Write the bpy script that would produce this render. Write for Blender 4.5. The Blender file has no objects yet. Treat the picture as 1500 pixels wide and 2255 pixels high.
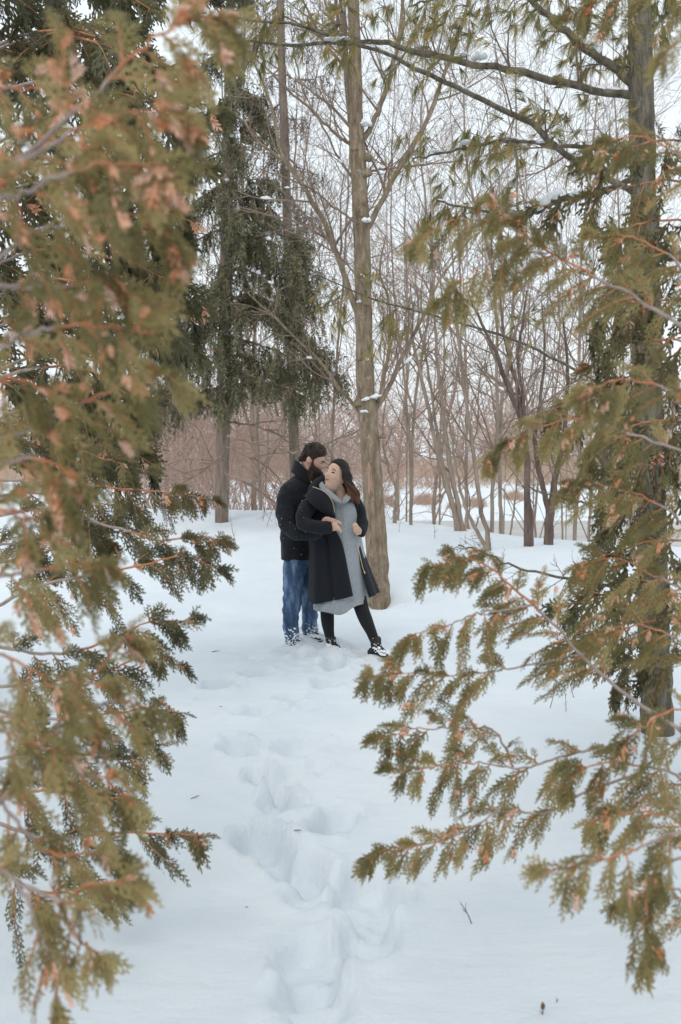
import bpy, bmesh, math, random
import numpy as np
from mathutils import Vector, Matrix, noise as mnoise

# ---------------------------------------------------------------- camera, sky, sun, exposure
SC = bpy.context.scene
COL = SC.collection
CAM_H = 1.65
F_PX = 2255 * 35 / 36
PITCH = math.atan((1127.5 - 1010) / F_PX)
cam_data = bpy.data.cameras.new('camera')
cam_data.sensor_fit = 'VERTICAL'
cam_data.sensor_height = 36
cam_data.sensor_width = 24
cam_data.lens = 35
cam_data.clip_start = 0.05
cam_data.clip_end = 2000
cam_data.dof.use_dof = True
cam_data.dof.focus_distance = 8.4
cam_data.dof.aperture_fstop = 3.7
cam = bpy.data.objects.new('camera', cam_data)
cam.location = (0, 0, CAM_H)
cam.rotation_euler = (math.pi / 2 - PITCH, 0, 0)
COL.objects.link(cam)
SC.camera = cam

world = bpy.data.worlds.new('World')
SC.world = world
world.use_nodes = True
wn, wl = world.node_tree.nodes, world.node_tree.links
wn.clear()
SUN_EL, SUN_AZ = math.radians(48), math.radians(200)      # high sun behind a cloud deck
sky = wn.new('ShaderNodeTexSky')
sky.sky_type = 'NISHITA'
sky.sun_disc = False
sky.sun_elevation = SUN_EL
sky.sun_rotation = SUN_AZ
sky.dust_density = 4.0
cloud = wn.new('ShaderNodeMix')
cloud.data_type = 'RGBA'
cloud.inputs[0].default_value = 0.82                       # even overcast over the blue
cloud.inputs[7].default_value = (9.0, 9.8, 10.25, 1)
wl.new(sky.outputs[0], cloud.inputs[6])
bg = wn.new('ShaderNodeBackground')
bg.inputs[1].default_value = 0.09
wl.new(cloud.outputs[2], bg.inputs[0])
wo = wn.new('ShaderNodeOutputWorld')
wl.new(bg.outputs[0], wo.inputs[0])

sun_data = bpy.data.lights.new('sun', 'SUN')
sun_data.energy = 0.6
sun_data.angle = math.radians(25)
sun_data.color = (1.0, 0.96, 0.9)
sun = bpy.data.objects.new('sun', sun_data)
# a sun at azimuth SUN_AZ (clockwise from +Y), elevation SUN_EL
sd = Vector((math.sin(SUN_AZ) * math.cos(SUN_EL), math.cos(SUN_AZ) * math.cos(SUN_EL), math.sin(SUN_EL)))
sun.rotation_euler = sd.to_track_quat('Z', 'Y').to_euler()
sun.location = (0, -5, 20)
COL.objects.link(sun)

SC.view_settings.view_transform = 'Standard'
SC.view_settings.look = 'None'
SC.view_settings.exposure = 0.5
SC.view_settings.gamma = 1
SC.render.film_transparent = False
SC.cycles.use_denoising = True
SC.cycles.max_bounces = 6
SC.cycles.diffuse_bounces = 4
SC.cycles.transparent_max_bounces = 6

# ---------------------------------------------------------------- helpers
RNG = np.random.default_rng(7)
random.seed(7)
UP = np.array([0., 0., 1.])

def at(px, py, Y):
    """World point at depth Y seen at photograph pixel (px, py)."""
    a, b = (px - 750) / F_PX, (1127.5 - py) / F_PX
    d = np.array([a, math.cos(PITCH) + b * math.sin(PITCH), -math.sin(PITCH) + b * math.cos(PITCH)])
    p = d * (Y / d[1])
    return np.array([p[0], p[1], p[2] + CAM_H])

def pxs(Y):
    return Y / F_PX                                         # metres for one photograph pixel at depth Y

def norm(v):
    return v / np.maximum(np.linalg.norm(v, axis=-1, keepdims=True), 1e-9)

class MB:
    """Collects vertex and face arrays, links them as one mesh object."""
    def __init__(s):
        s.v, s.f, s.m, s.t, s.n = [], [], [], [], 0
    def add(s, V, F, mat=0, tint=None):
        V = np.asarray(V, float).reshape(-1, 3)
        F = np.asarray(F, int)
        if len(F) == 0: return
        s.v.append(V); s.f.append(F + s.n); s.m.append(np.full(len(F), mat, int))
        s.t.append(np.full(len(V), 0.5) if tint is None else np.broadcast_to(tint, (len(V),)))
        s.n += len(V)
    def build(s, name, mats, parent=None, smooth=True, kind=None):
        me = bpy.data.meshes.new(name)
        if s.n:
            V = np.concatenate(s.v)
            me.vertices.add(len(V)); me.vertices.foreach_set('co', V.astype(np.float32).ravel())
            sizes = np.concatenate([np.full(len(f), f.shape[1], np.int32) for f in s.f])
            idx = np.concatenate([f.ravel() for f in s.f]).astype(np.int32)
            me.loops.add(len(idx)); me.loops.foreach_set('vertex_index', idx)
            me.polygons.add(len(sizes))
            me.polygons.foreach_set('loop_start', np.concatenate([[0], np.cumsum(sizes)[:-1]]).astype(np.int32))
            me.polygons.foreach_set('loop_total', sizes)
            me.polygons.foreach_set('material_index', np.concatenate(s.m).astype(np.int32))
            me.polygons.foreach_set('use_smooth', np.full(len(sizes), smooth))
            at_ = me.attributes.new('tint', 'FLOAT', 'POINT')
            at_.data.foreach_set('value', np.concatenate(s.t).astype(np.float32))
            me.update(calc_edges=True)
            me.validate()
        for m in (mats if isinstance(mats, (list, tuple)) else [mats]):
            me.materials.append(m)
        o = bpy.data.objects.new(name, me)
        COL.objects.link(o)
        if parent is not None: o.parent = parent
        if kind: o['kind'] = kind
        return o

def thing(name, label, cat, group=None, loc=(0, 0, 0)):
    o = bpy.data.objects.new(name, None)
    o.empty_display_size = 0.2
    COL.objects.link(o)
    o['label'] = label; o['category'] = cat
    if group: o['group'] = group
    return o

def tag(o, label, cat, group=None):
    o['label'] = label; o['category'] = cat
    if group: o['group'] = group
    return o

def spline(P, n):
    """Catmull-Rom through the rows of P (any width), n samples."""
    P = np.asarray(P, float)
    if len(P) == 2:
        t = np.linspace(0, 1, n)[:, None]
        return P[0] * (1 - t) + P[1] * t
    Q = np.vstack([2 * P[0] - P[1], P, 2 * P[-1] - P[-2]])
    u = np.linspace(0, len(P) - 1, n)
    i = np.minimum(u.astype(int), len(P) - 2)
    t = (u - i)[:, None]
    a, b, c, d = Q[i], Q[i + 1], Q[i + 2], Q[i + 3]
    return 0.5 * (2 * b + (c - a) * t + (2 * a - 5 * b + 4 * c - d) * t ** 2 + (3 * b - a - 3 * c + d) * t ** 3)

def tubes(P, R, sides=5, close=True):
    """P (n,k,3) paths with R (n,k) radii -> V, quads, caps-by-point."""
    P = np.asarray(P, float); R = np.asarray(R, float)
    if P.ndim == 2: P, R = P[None], R[None]
    n, k, _ = P.shape
    T = np.empty_like(P)
    T[:, 1:-1] = P[:, 2:] - P[:, :-2]; T[:, 0] = P[:, 1] - P[:, 0]; T[:, -1] = P[:, -1] - P[:, -2]
    T = norm(T)
    D = norm(P[:, -1] - P[:, 0])
    ref = np.where(np.abs(D[:, 2:3]) > 0.75, np.array([[1., 0.2, 0.]]), np.array([[0.1, 0., 1.]]))
    ref = np.broadcast_to(ref[:, None], T.shape)
    U = norm(np.cross(T, ref)); W = np.cross(T, U)
    an = np.arange(sides) / sides * 2 * math.pi
    V = P[:, :, None] + R[:, :, None, None] * (np.cos(an)[:, None] * U[:, :, None] + np.sin(an)[:, None] * W[:, :, None])
    idx = np.arange(n * k * sides).reshape(n, k, sides)
    a = idx[:, :-1]; b = idx[:, 1:]
    F = np.stack([a, np.roll(a, -1, 2), np.roll(b, -1, 2), b], -1).reshape(-1, 4)
    return V.reshape(-1, 3), F

def rnd_perp(D, rng):
    r = rng.normal(size=D.shape)
    return norm(r - (r * D).sum(-1, keepdims=True) * D)

def grow(P, R, per, lf, ang, up, k, rng, t0=0.25, rf=0.6, wob=0.12, rmin=0.001, droop=0.0):
    """Children of branch paths: per children each, starting along the parent."""
    n, kk, _ = P.shape
    L = np.linalg.norm(np.diff(P, axis=1), axis=2).sum(1)
    i = np.repeat(np.arange(n), per)
    t = t0 + (1 - t0) * rng.random(len(i)) ** 0.9
    u = t * (kk - 1); j = np.minimum(u.astype(int), kk - 2); w = (u - j)[:, None]
    S = P[i, j] * (1 - w) + P[i, j + 1] * w
    r0 = (R[i, j] * (1 - w[:, 0]) + R[i, j + 1] * w[:, 0]) * rf
    T = norm(P[i, j + 1] - P[i, j])
    a = np.radians(ang) * rng.uniform(0.7, 1.3, len(i))[:, None]
    D = norm(T * np.cos(a) + rnd_perp(T, rng) * np.sin(a) + UP * up)
    l = L[i] * lf * rng.uniform(0.55, 1.25, len(i)) * (1.15 - 0.6 * t)
    C = np.empty((len(i), k + 1, 3)); C[:, 0] = S
    d = D
    for q in range(k):
        d = norm(d + rng.normal(size=d.shape) * wob + UP * (up * 0.35 - droop * q / k))
        C[:, q + 1] = C[:, q] + d * (l / k)[:, None]
    rr = np.maximum(r0, rmin)[:, None] * np.linspace(1, 0.35, k + 1)[None]
    return C, np.maximum(rr, rmin * 0.6)

# ---------------------------------------------------------------- materials
def mat_new(name):
    m = bpy.data.materials.new(name); m.use_nodes = True
    nt = m.node_tree
    return m, nt.nodes, nt.links, nt.nodes['Principled BSDF']

def ramp(nodes, stops):
    r = nodes.new('ShaderNodeValToRGB')
    while len(r.color_ramp.elements) > 1: r.color_ramp.elements.remove(r.color_ramp.elements[0])
    r.color_ramp.elements[0].position, r.color_ramp.elements[0].color = stops[0][0], (*stops[0][1], 1)
    for p, c in stops[1:]:
        e = r.color_ramp.elements.new(p); e.color = (*c, 1)
    return r

def tex(nodes, links, scale, detail=4, coord='Object', stretch=None, rough=0.6):
    tc = nodes.new('ShaderNodeTexCoord')
    n = nodes.new('ShaderNodeTexNoise'); n.inputs['Scale'].default_value = scale
    n.inputs['Detail'].default_value = detail; n.inputs['Roughness'].default_value = rough
    if stretch:
        mp = nodes.new('ShaderNodeMapping'); mp.inputs['Scale'].default_value = stretch
        links.new(tc.outputs[coord], mp.inputs[0]); links.new(mp.outputs[0], n.inputs['Vector'])
    else:
        links.new(tc.outputs[coord], n.inputs['Vector'])
    return n

def bumped(nodes, links, bsdf, height, strength, dist):
    b = nodes.new('ShaderNodeBump'); b.inputs['Strength'].default_value = strength; b.inputs['Distance'].default_value = dist
    links.new(height, b.inputs['Height']); links.new(b.outputs[0], bsdf.inputs['Normal'])

def noise_mat(name, stops, scale, rough=0.85, stretch=None, bump=0.0, bdist=0.01, detail=5):
    m, n, l, b = mat_new(name)
    t = tex(n, l, scale, detail, stretch=stretch)
    r = ramp(n, stops)
    l.new(t.outputs['Fac'], r.inputs[0]); l.new(r.outputs[0], b.inputs['Base Color'])
    b.inputs['Roughness'].default_value = rough
    b.inputs['Specular IOR Level'].default_value = 0.25
    if bump: bumped(n, l, b, t.outputs['Fac'], bump, bdist)
    return m

def leaf_mat(name, stops, trans=0.25, rough=0.6):
    """Leaf colour varies with the per-spray tint; some light passes through."""
    m, n, l, b = mat_new(name)
    a = n.new('ShaderNodeAttribute'); a.attribute_name = 'tint'
    r = ramp(n, stops)
    l.new(a.outputs['Fac'], r.inputs[0]); l.new(r.outputs[0], b.inputs['Base Color'])
    b.inputs['Roughness'].default_value = rough
    b.inputs['Specular IOR Level'].default_value = 0.25
    tr = n.new('ShaderNodeBsdfTranslucent'); l.new(r.outputs[0], tr.inputs[0])
    mx = n.new('ShaderNodeMixShader'); mx.inputs[0].default_value = trans
    l.new(b.outputs[0], mx.inputs[1]); l.new(tr.outputs[0], mx.inputs[2])
    l.new(mx.outputs[0], n['Material Output'].inputs[0])
    return m

M = {}
def snow_material():
    m, n, l, b = mat_new('snow')
    big = tex(n, l, 1.3, 5)
    r = ramp(n, [(0.3, (0.665, 0.72, 0.77)), (0.7, (0.745, 0.785, 0.82))])
    l.new(big.outputs['Fac'], r.inputs[0]); l.new(r.outputs[0], b.inputs['Base Color'])
    b.inputs['Roughness'].default_value = 0.65
    b.inputs['Specular IOR Level'].default_value = 0.2
    wind = tex(n, l, 5.0, 6, stretch=(0.8, 1.9, 1))
    fine = tex(n, l, 60.0, 3)
    ad = n.new('ShaderNodeMath'); ad.operation = 'MULTIPLY_ADD'; ad.inputs[1].default_value = 0.22
    l.new(fine.outputs['Fac'], ad.inputs[0]); l.new(wind.outputs['Fac'], ad.inputs[2])
    bumped(n, l, b, ad.outputs[0], 0.5, 0.035)
    return m
M['snow'] = snow_material()
M['snow_clump'] = noise_mat('snow_clump', [(0.3, (0.82, 0.85, 0.89)), (0.7, (0.88, 0.90, 0.92))], 25, 0.7, bump=0.4, bdist=0.01)
M['ice'] = noise_mat('ice', [(0.35, (0.36, 0.34, 0.31)), (0.65, (0.50, 0.49, 0.47))], 0.25, 0.35, stretch=(0.4, 3, 1))

def bark(name, dark, mid, light, scale=9, lichen=None, stretch=(1, 1, 0.18)):
    m, n, l, b = mat_new(name)
    t = tex(n, l, scale, 7, stretch=stretch, rough=0.7)
    r = ramp(n, [(0.3, dark), (0.5, mid), (0.72, light)])
    l.new(t.outputs['Fac'], r.inputs[0])
    out = r.outputs[0]
    if lichen:
        t2 = tex(n, l, 11.0, 7, rough=0.8)
        r2 = ramp(n, [(0.56, (0, 0, 0)), (0.68, (.8, .8, .8))])
        l.new(t2.outputs['Fac'], r2.inputs[0])
        mx = n.new('ShaderNodeMix'); mx.data_type = 'RGBA'; mx.inputs[7].default_value = (*lichen, 1)
        l.new(r2.outputs[0], mx.inputs[0]); l.new(out, mx.inputs[6]); out = mx.outputs[2]
    l.new(out, b.inputs['Base Color'])
    b.inputs['Roughness'].default_value = 0.9; b.inputs['Specular IOR Level'].default_value = 0.15
    bumped(n, l, b, t.outputs['Fac'], 0.9, 0.012)
    return m
M['bark_maple'] = bark('bark_maple', (0.12, 0.085, 0.055), (0.235, 0.18, 0.125), (0.38, 0.305, 0.225), 26, (0.40, 0.40, 0.34), stretch=(1, 1, .22))
M['bark_pine'] = bark('bark_pine', (0.06, 0.052, 0.042), (0.15, 0.13, 0.10), (0.29, 0.26, 0.21), 30, (0.27, 0.28, 0.24))
M['bark_spruce'] = bark('bark_spruce', (0.13, 0.095, 0.075), (0.23, 0.18, 0.15), (0.34, 0.28, 0.24), 14)
M['bark_dark'] = bark('bark_dark', (0.07, 0.05, 0.042), (0.14, 0.10, 0.085), (0.22, 0.17, 0.145), 14)
M['bark_sapling'] = bark('bark_sapling', (0.17, 0.13, 0.10), (0.29, 0.225, 0.18), (0.40, 0.33, 0.27), 12)
M['bark_cedar'] = bark('bark_cedar', (0.13, 0.09, 0.07), (0.24, 0.18, 0.15), (0.36, 0.29, 0.25), 14, stretch=(1, 1, 0.1))
M['cedar_limb'] = noise_mat('cedar_limb', [(0.3, (0.26, 0.20, 0.175)), (0.7, (0.46, 0.385, 0.35))], 30, 0.85, bump=0.4)
M['cedar_twig'] = noise_mat('cedar_twig', [(0.3, (0.40, 0.15, 0.065)), (0.7, (0.56, 0.27, 0.15))], 25, 0.8)
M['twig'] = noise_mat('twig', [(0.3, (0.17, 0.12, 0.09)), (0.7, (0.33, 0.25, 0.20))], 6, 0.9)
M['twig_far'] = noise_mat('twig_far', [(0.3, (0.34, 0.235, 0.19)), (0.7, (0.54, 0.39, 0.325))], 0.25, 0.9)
M['reed'] = noise_mat('reed', [(0.3, (0.42, 0.29, 0.215)), (0.7, (0.56, 0.43, 0.345))], 0.4, 0.9)
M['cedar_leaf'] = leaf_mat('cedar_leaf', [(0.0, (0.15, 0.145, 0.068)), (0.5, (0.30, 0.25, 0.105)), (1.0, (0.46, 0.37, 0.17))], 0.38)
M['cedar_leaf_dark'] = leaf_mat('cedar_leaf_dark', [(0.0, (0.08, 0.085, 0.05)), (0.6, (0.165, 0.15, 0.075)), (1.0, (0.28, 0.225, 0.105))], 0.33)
M['cedar_dead'] = leaf_mat('cedar_dead', [(0.0, (0.68, 0.28, 0.13)), (0.5, (0.80, 0.45, 0.29)), (1.0, (0.80, 0.56, 0.46))], 0.3)
M['spruce_leaf'] = leaf_mat('spruce_leaf', [(0.0, (0.095, 0.102, 0.06)), (0.6, (0.175, 0.172, 0.095)), (1.0, (0.29, 0.26, 0.135))], 0.15)
M['spruce_thin'] = leaf_mat('spruce_thin', [(0.0, (0.10, 0.085, 0.055)), (0.6, (0.17, 0.135, 0.09)), (1.0, (0.24, 0.18, 0.12))], 0.15)
M['pine_leaf'] = leaf_mat('pine_leaf', [(0.0, (0.17, 0.175, 0.08)), (0.5, (0.32, 0.28, 0.11)), (1.0, (0.48, 0.36, 0.15))], 0.35)

# ---------------------------------------------------------------- snow ground, pond
def sstep(a, b, x):
    t = np.clip((x - a) / (b - a), 0, 1)
    return t * t * (3 - 2 * t)

_h = RNG.random((64, 64))
def vnoise(x, y):
    xi, yi = np.floor(x).astype(int), np.floor(y).astype(int)
    fx, fy = x - xi, y - yi
    fx, fy = fx * fx * (3 - 2 * fx), fy * fy * (3 - 2 * fy)
    g = lambda i, j: _h[i % 64, j % 64]
    return (g(xi, yi) * (1 - fx) + g(xi + 1, yi) * fx) * (1 - fy) + (g(xi, yi + 1) * (1 - fx) + g(xi + 1, yi + 1) * fx) * fy - 0.5

# footprints: photograph pixel, half width and half length in metres, depth, turn
PRINTS = [(484, 1514, .12, .24, .14, .5), (570, 1488, .16, .16, .11, 0), (716, 1510, .12, .26, .15, -.2), (735, 1466, .13, .22, .13, 0),
          (576, 1574, .16, .24, .11, .5), (672, 1560, .12, .14, .06, 0), (522, 1650, .13, .24, .14, -.3), (662, 1650, .16, .22, .12, .5),
          (588, 1722, .11, .26, .13, -.4), (634, 1716, .11, .24, .10, .2), (618, 1772, .12, .18, .12, -.2), (738, 1812, .12, .26, .15, .35),
          (568, 1862, .13, .27, .16, -.3), (656, 1914, .15, .25, .16, -.3), (704, 1985, .15, .18, .08, .2), (815, 1985, .15, .25, .15, .1),
          (680, 2140, .13, .20, .10, .1), (812, 2082, .12, .2, .10, .2), (690, 2235, .14, .18, .09, -.2), (440, 1545, .05, .06, .03, 0),
          (640, 1540, .11, .2, .10, .3), (560, 1700, .08, .12, .05, 0), (690, 1700, .09, .14, .05, .2)]
def flat_hit(px, py):
    Y = CAM_H * F_PX / (py - 1010)
    return (px - 750) * pxs(Y), Y
PR = [(*flat_hit(p[0], p[1]), p[2] * .88, p[3] * .85, *p[4:]) for p in PRINTS]

CREST = np.array([(-60, 19.), (-4.6, 18.6), (-2, 18.3), (0.5, 17.4), (1.6, 16.4), (2.2, 14.8), (2.8, 13.4), (4, 12.2), (8, 11.0), (60, 10.)])
POND_Z = -2.05
TREE_Y = 10.7
def ground_z(x, y):
    x = np.asarray(x, float); y = np.asarray(y, float)
    yc = np.interp(x, CREST[:, 0], CREST[:, 1])
    zc = 0.56 + 0.10 * sstep(1.2, -.4, x)
    z = zc * sstep(9.0, 1.0, (yc - y)) * sstep(8.6, 11.5, y)
    # beyond the crest: plateau to the left, drop to the pond on the right
    right = sstep(-0.5, 2.5, x - (y - 18) * 0.035)
    drop = right * sstep(0.0, 16.0, y - yc)
    z = z * (1 - drop) + (POND_Z - 0.5) * drop
    z = z - 0.85 * sstep(0.3, 7, y - yc) * (1 - right)
    bank = sstep(53, 76, y)
    z = z * (1 - bank) + (0.15 + 0.0 * x) * bank
    z = z + np.maximum(y - 76, 0) * 0.012
    near = sstep(60, 20, np.hypot(x, y))
    z = z + 0.09 * vnoise(x * 0.45 + 3, y * 0.45) * near * sstep(0.5, 4, np.hypot(x, y - 8.4) ) 
    z = z + 0.030 * vnoise(x * 1.7, y * 1.9 + 9) * near + 0.012 * vnoise(x * 5 + 1, y * 6) * near
    z = z + 0.3 * vnoise(x * 0.09, y * 0.09) * sstep(25, 60, np.hypot(x, y))
    for (fx, fy, a, b, d, r) in PR:
        m = (np.abs(x - fx) < 1) & (np.abs(y - fy) < 1)
        if not np.any(m): continue
        dx, dy = x[m] - fx, y[m] - fy
        c, s = math.cos(r), math.sin(r)
        u, v = (dx * c - dy * s) / a, (dx * s + dy * c) / b
        q = np.sqrt(u * u + v * v) + 0.34 * vnoise(x[m] * 9 + fx * 7, y[m] * 9) + 0.10 * vnoise(x[m] * 31 + fx, y[m] * 31)
        z[m] -= d * 0.80 * sstep(1.13, 0.60, q)
        z[m] += d * 0.20 * np.exp(-((q - 1.25) / 0.22) ** 2) * (.4 + 1.6 * np.clip(vnoise(x[m] * 13, y[m] * 13 + fx) + .3, 0, 1))
    # churned snow where the couple stands
    ch = np.exp(-(((x + 0.05) / 0.75) ** 2 + ((y - 8.2) / 0.45) ** 2))
    z = z + ch * (0.09 * vnoise(x * 7, y * 7 + 4) + 0.05 * vnoise(x * 17, y * 17))
    tb = np.hypot((x - .41) / 1.1, y - TREE_Y)
    z = z - .10 * np.exp(-(tb / .19) ** 2) + .055 * np.exp(-((tb - .30) / .12) ** 2) * (.6 + vnoise(x * 6, y * 6))
    for (fx, fy, w, h) in ((-.24, 8.70, .20, .125), (-.42, 8.42, .20, .07), (-.06, 8.27, .18, .055), (.30, 8.16, .16, .055), (.05, 8.55, .3, .04)):
        z = z + h * np.exp(-((x - fx) / w) ** 2 - ((y - fy) / w) ** 2)
    return z

def gz(x, y):
    return float(ground_z(np.array([x]), np.array([y]))[0])

def axis(dense0, dense1, step, lo, hi, gr=1.13):
    c = list(np.arange(dense0, dense1 + 1e-6, step))
    s, v = step, dense1
    while v < hi: s *= gr; v += s; c.append(v)
    s, v = step, dense0
    while v > lo: s *= gr; v -= s; c.insert(0, v)
    return np.array(c)

gx = axis(-1.2, 0.7, 0.024, -420, 420, 1.09)
gy = axis(3.0, 9.0, 0.026, -60, 700, 1.085)
X, Yg = np.meshgrid(gx, gy, indexing='ij')
Z = ground_z(X.ravel(), Yg.ravel()).reshape(X.shape)
ii = np.arange(X.size).reshape(X.shape)
mb = MB()
mb.add(np.stack([X, Yg, Z], -1), np.stack([ii[:-1, :-1], ii[1:, :-1], ii[1:, 1:], ii[:-1, 1:]], -1).reshape(-1, 4))
g = mb.build('ground', M['snow'], kind='structure')
mb = MB()
px_, py_ = np.meshgrid(np.linspace(-6, 130, 30), np.linspace(22, 66, 20), indexing='ij')
ii = np.arange(px_.size).reshape(px_.shape)
mb.add(np.stack([px_, py_, np.full(px_.shape, POND_Z)], -1), np.stack([ii[:-1, :-1], ii[1:, :-1], ii[1:, 1:], ii[:-1, 1:]], -1).reshape(-1, 4))
mb.build('pond', M['ice'], kind='structure')
# ---------------------------------------------------------------- trees
def hit(px, py, y0=1.5, y1=60):
    """Ground point seen at a photograph pixel (first one from the camera)."""
    ys = np.linspace(y0, y1, 1500)
    a, b = (px - 750) / F_PX, (1127.5 - py) / F_PX
    d = np.array([a, math.cos(PITCH) + b * math.sin(PITCH), -math.sin(PITCH) + b * math.cos(PITCH)])
    P = d[None] * (ys / d[1])[:, None]
    below = P[:, 2] + CAM_H <= ground_z(P[:, 0], P[:, 1])
    i = int(np.argmax(below)) if below.any() else len(ys) - 1
    return P[i, 0], ys[i]

def path_px(pts, Y, n=None, jit=0.0):
    """Pixel polyline [(px, py, width_px[, dY])] at depth Y -> path (1,n,3), radii (1,n)."""
    A = np.array([[*at(p[0], p[1], Y + (p[3] if len(p) > 3 else 0)), p[2] * pxs(Y) / 2] for p in pts])
    S = spline(A, n or (len(pts) * 4))
    if jit:
        S[1:-1, :3] += RNG.normal(size=(len(S) - 2, 3)) * jit
    return S[None, :, :3], S[None, :, 3]

_ico = None
def lump(c, rx, ry, rz, seed=0, amp=0.25, rot=0.0, sub=2, tilt=0.0):
    """Noisy snow lump: vertices, triangles."""
    global _ico
    if _ico is None:
        _ico = {}
    if sub not in _ico:
        bm = bmesh.new(); bmesh.ops.create_icosphere(bm, subdivisions=sub, radius=1)
        bm.verts.ensure_lookup_table()
        _ico[sub] = (np.array([v.co[:] for v in bm.verts]), np.array([[v.index for v in f.verts] for f in bm.faces]))
        bm.free()
    V, F = _ico[sub]
    k = np.array([1 + amp * 2 * mnoise.noise(Vector(v * 1.7) + Vector((seed * 3.1, seed, 0))) for v in V])
    W = V * k[:, None] * np.array([rx, ry, rz])
    W[:, 2] = np.where(W[:, 2] < 0, W[:, 2] * 0.45, W[:, 2])
    ct, st = math.cos(tilt), math.sin(tilt)
    W = np.stack([W[:, 0] * ct - W[:, 2] * st, W[:, 1], W[:, 0] * st + W[:, 2] * ct], -1)
    cr, sr = math.cos(rot), math.sin(rot)
    W = np.stack([W[:, 0] * cr - W[:, 1] * sr, W[:, 0] * sr + W[:, 1] * cr, W[:, 2]], -1)
    return W + np.asarray(c), F

def snow_clump(parent, c, rx, ry, rz, seed, tilt=0.0):
    b = MB(); rng = np.random.default_rng(seed); c = np.asarray(c)
    for k in range(6):
        o = np.array([rng.uniform(-.65, .65) * rx, rng.uniform(-.4, .4) * ry, 0.0]); o[2] = o[0] * math.tan(tilt) - abs(o[0]) * .15
        q = rng.uniform(.35, .62)
        b.add(*lump(c + o, rx * q, ry * (q + .3), rz * rng.uniform(.45, .85), seed * 7 + k, .4, tilt=tilt))
    return b.build('snow_clump', M['snow_clump'], parent)

def snow_on(mbuf, P, R, rng, frac=0.5, size=1.0, rmin=0.004):
    """Snow resting along the upper side of flat-lying branches."""
    P = P.reshape(-1, P.shape[-2], 3); R = R.reshape(len(P), -1)
    for p, r in zip(P, R):
        for q in range(len(p) - 1):
            d = p[q + 1] - p[q]; L = np.linalg.norm(d)
            if L < 1e-4 or abs(d[2]) / L > 0.75 or r[q] < rmin or rng.random() > frac: continue
            c = (p[q] + p[q + 1]) / 2 + UP * r[q] * 0.7
            mbuf.add(*lump(c, L * 0.55, r[q] * 1.1 * size + .004, r[q] * 1.2 * size + .006, rng.integers(99), 0.3,
                           math.atan2(d[1], d[0]), 1, math.asin(d[2] / L)))

def trunk_mesh(P, R, sides=20, flare=0.0):
    V, Fq = tubes(P, R, sides)
    return V, Fq

def bare_crown(levels, rng):
    """levels: list of grow() argument dicts applied in turn -> list of (P, R)."""
    out = []
    for P, R, kw in levels:
        out.append(grow(P, R, rng=rng, **kw))
    return out

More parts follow.
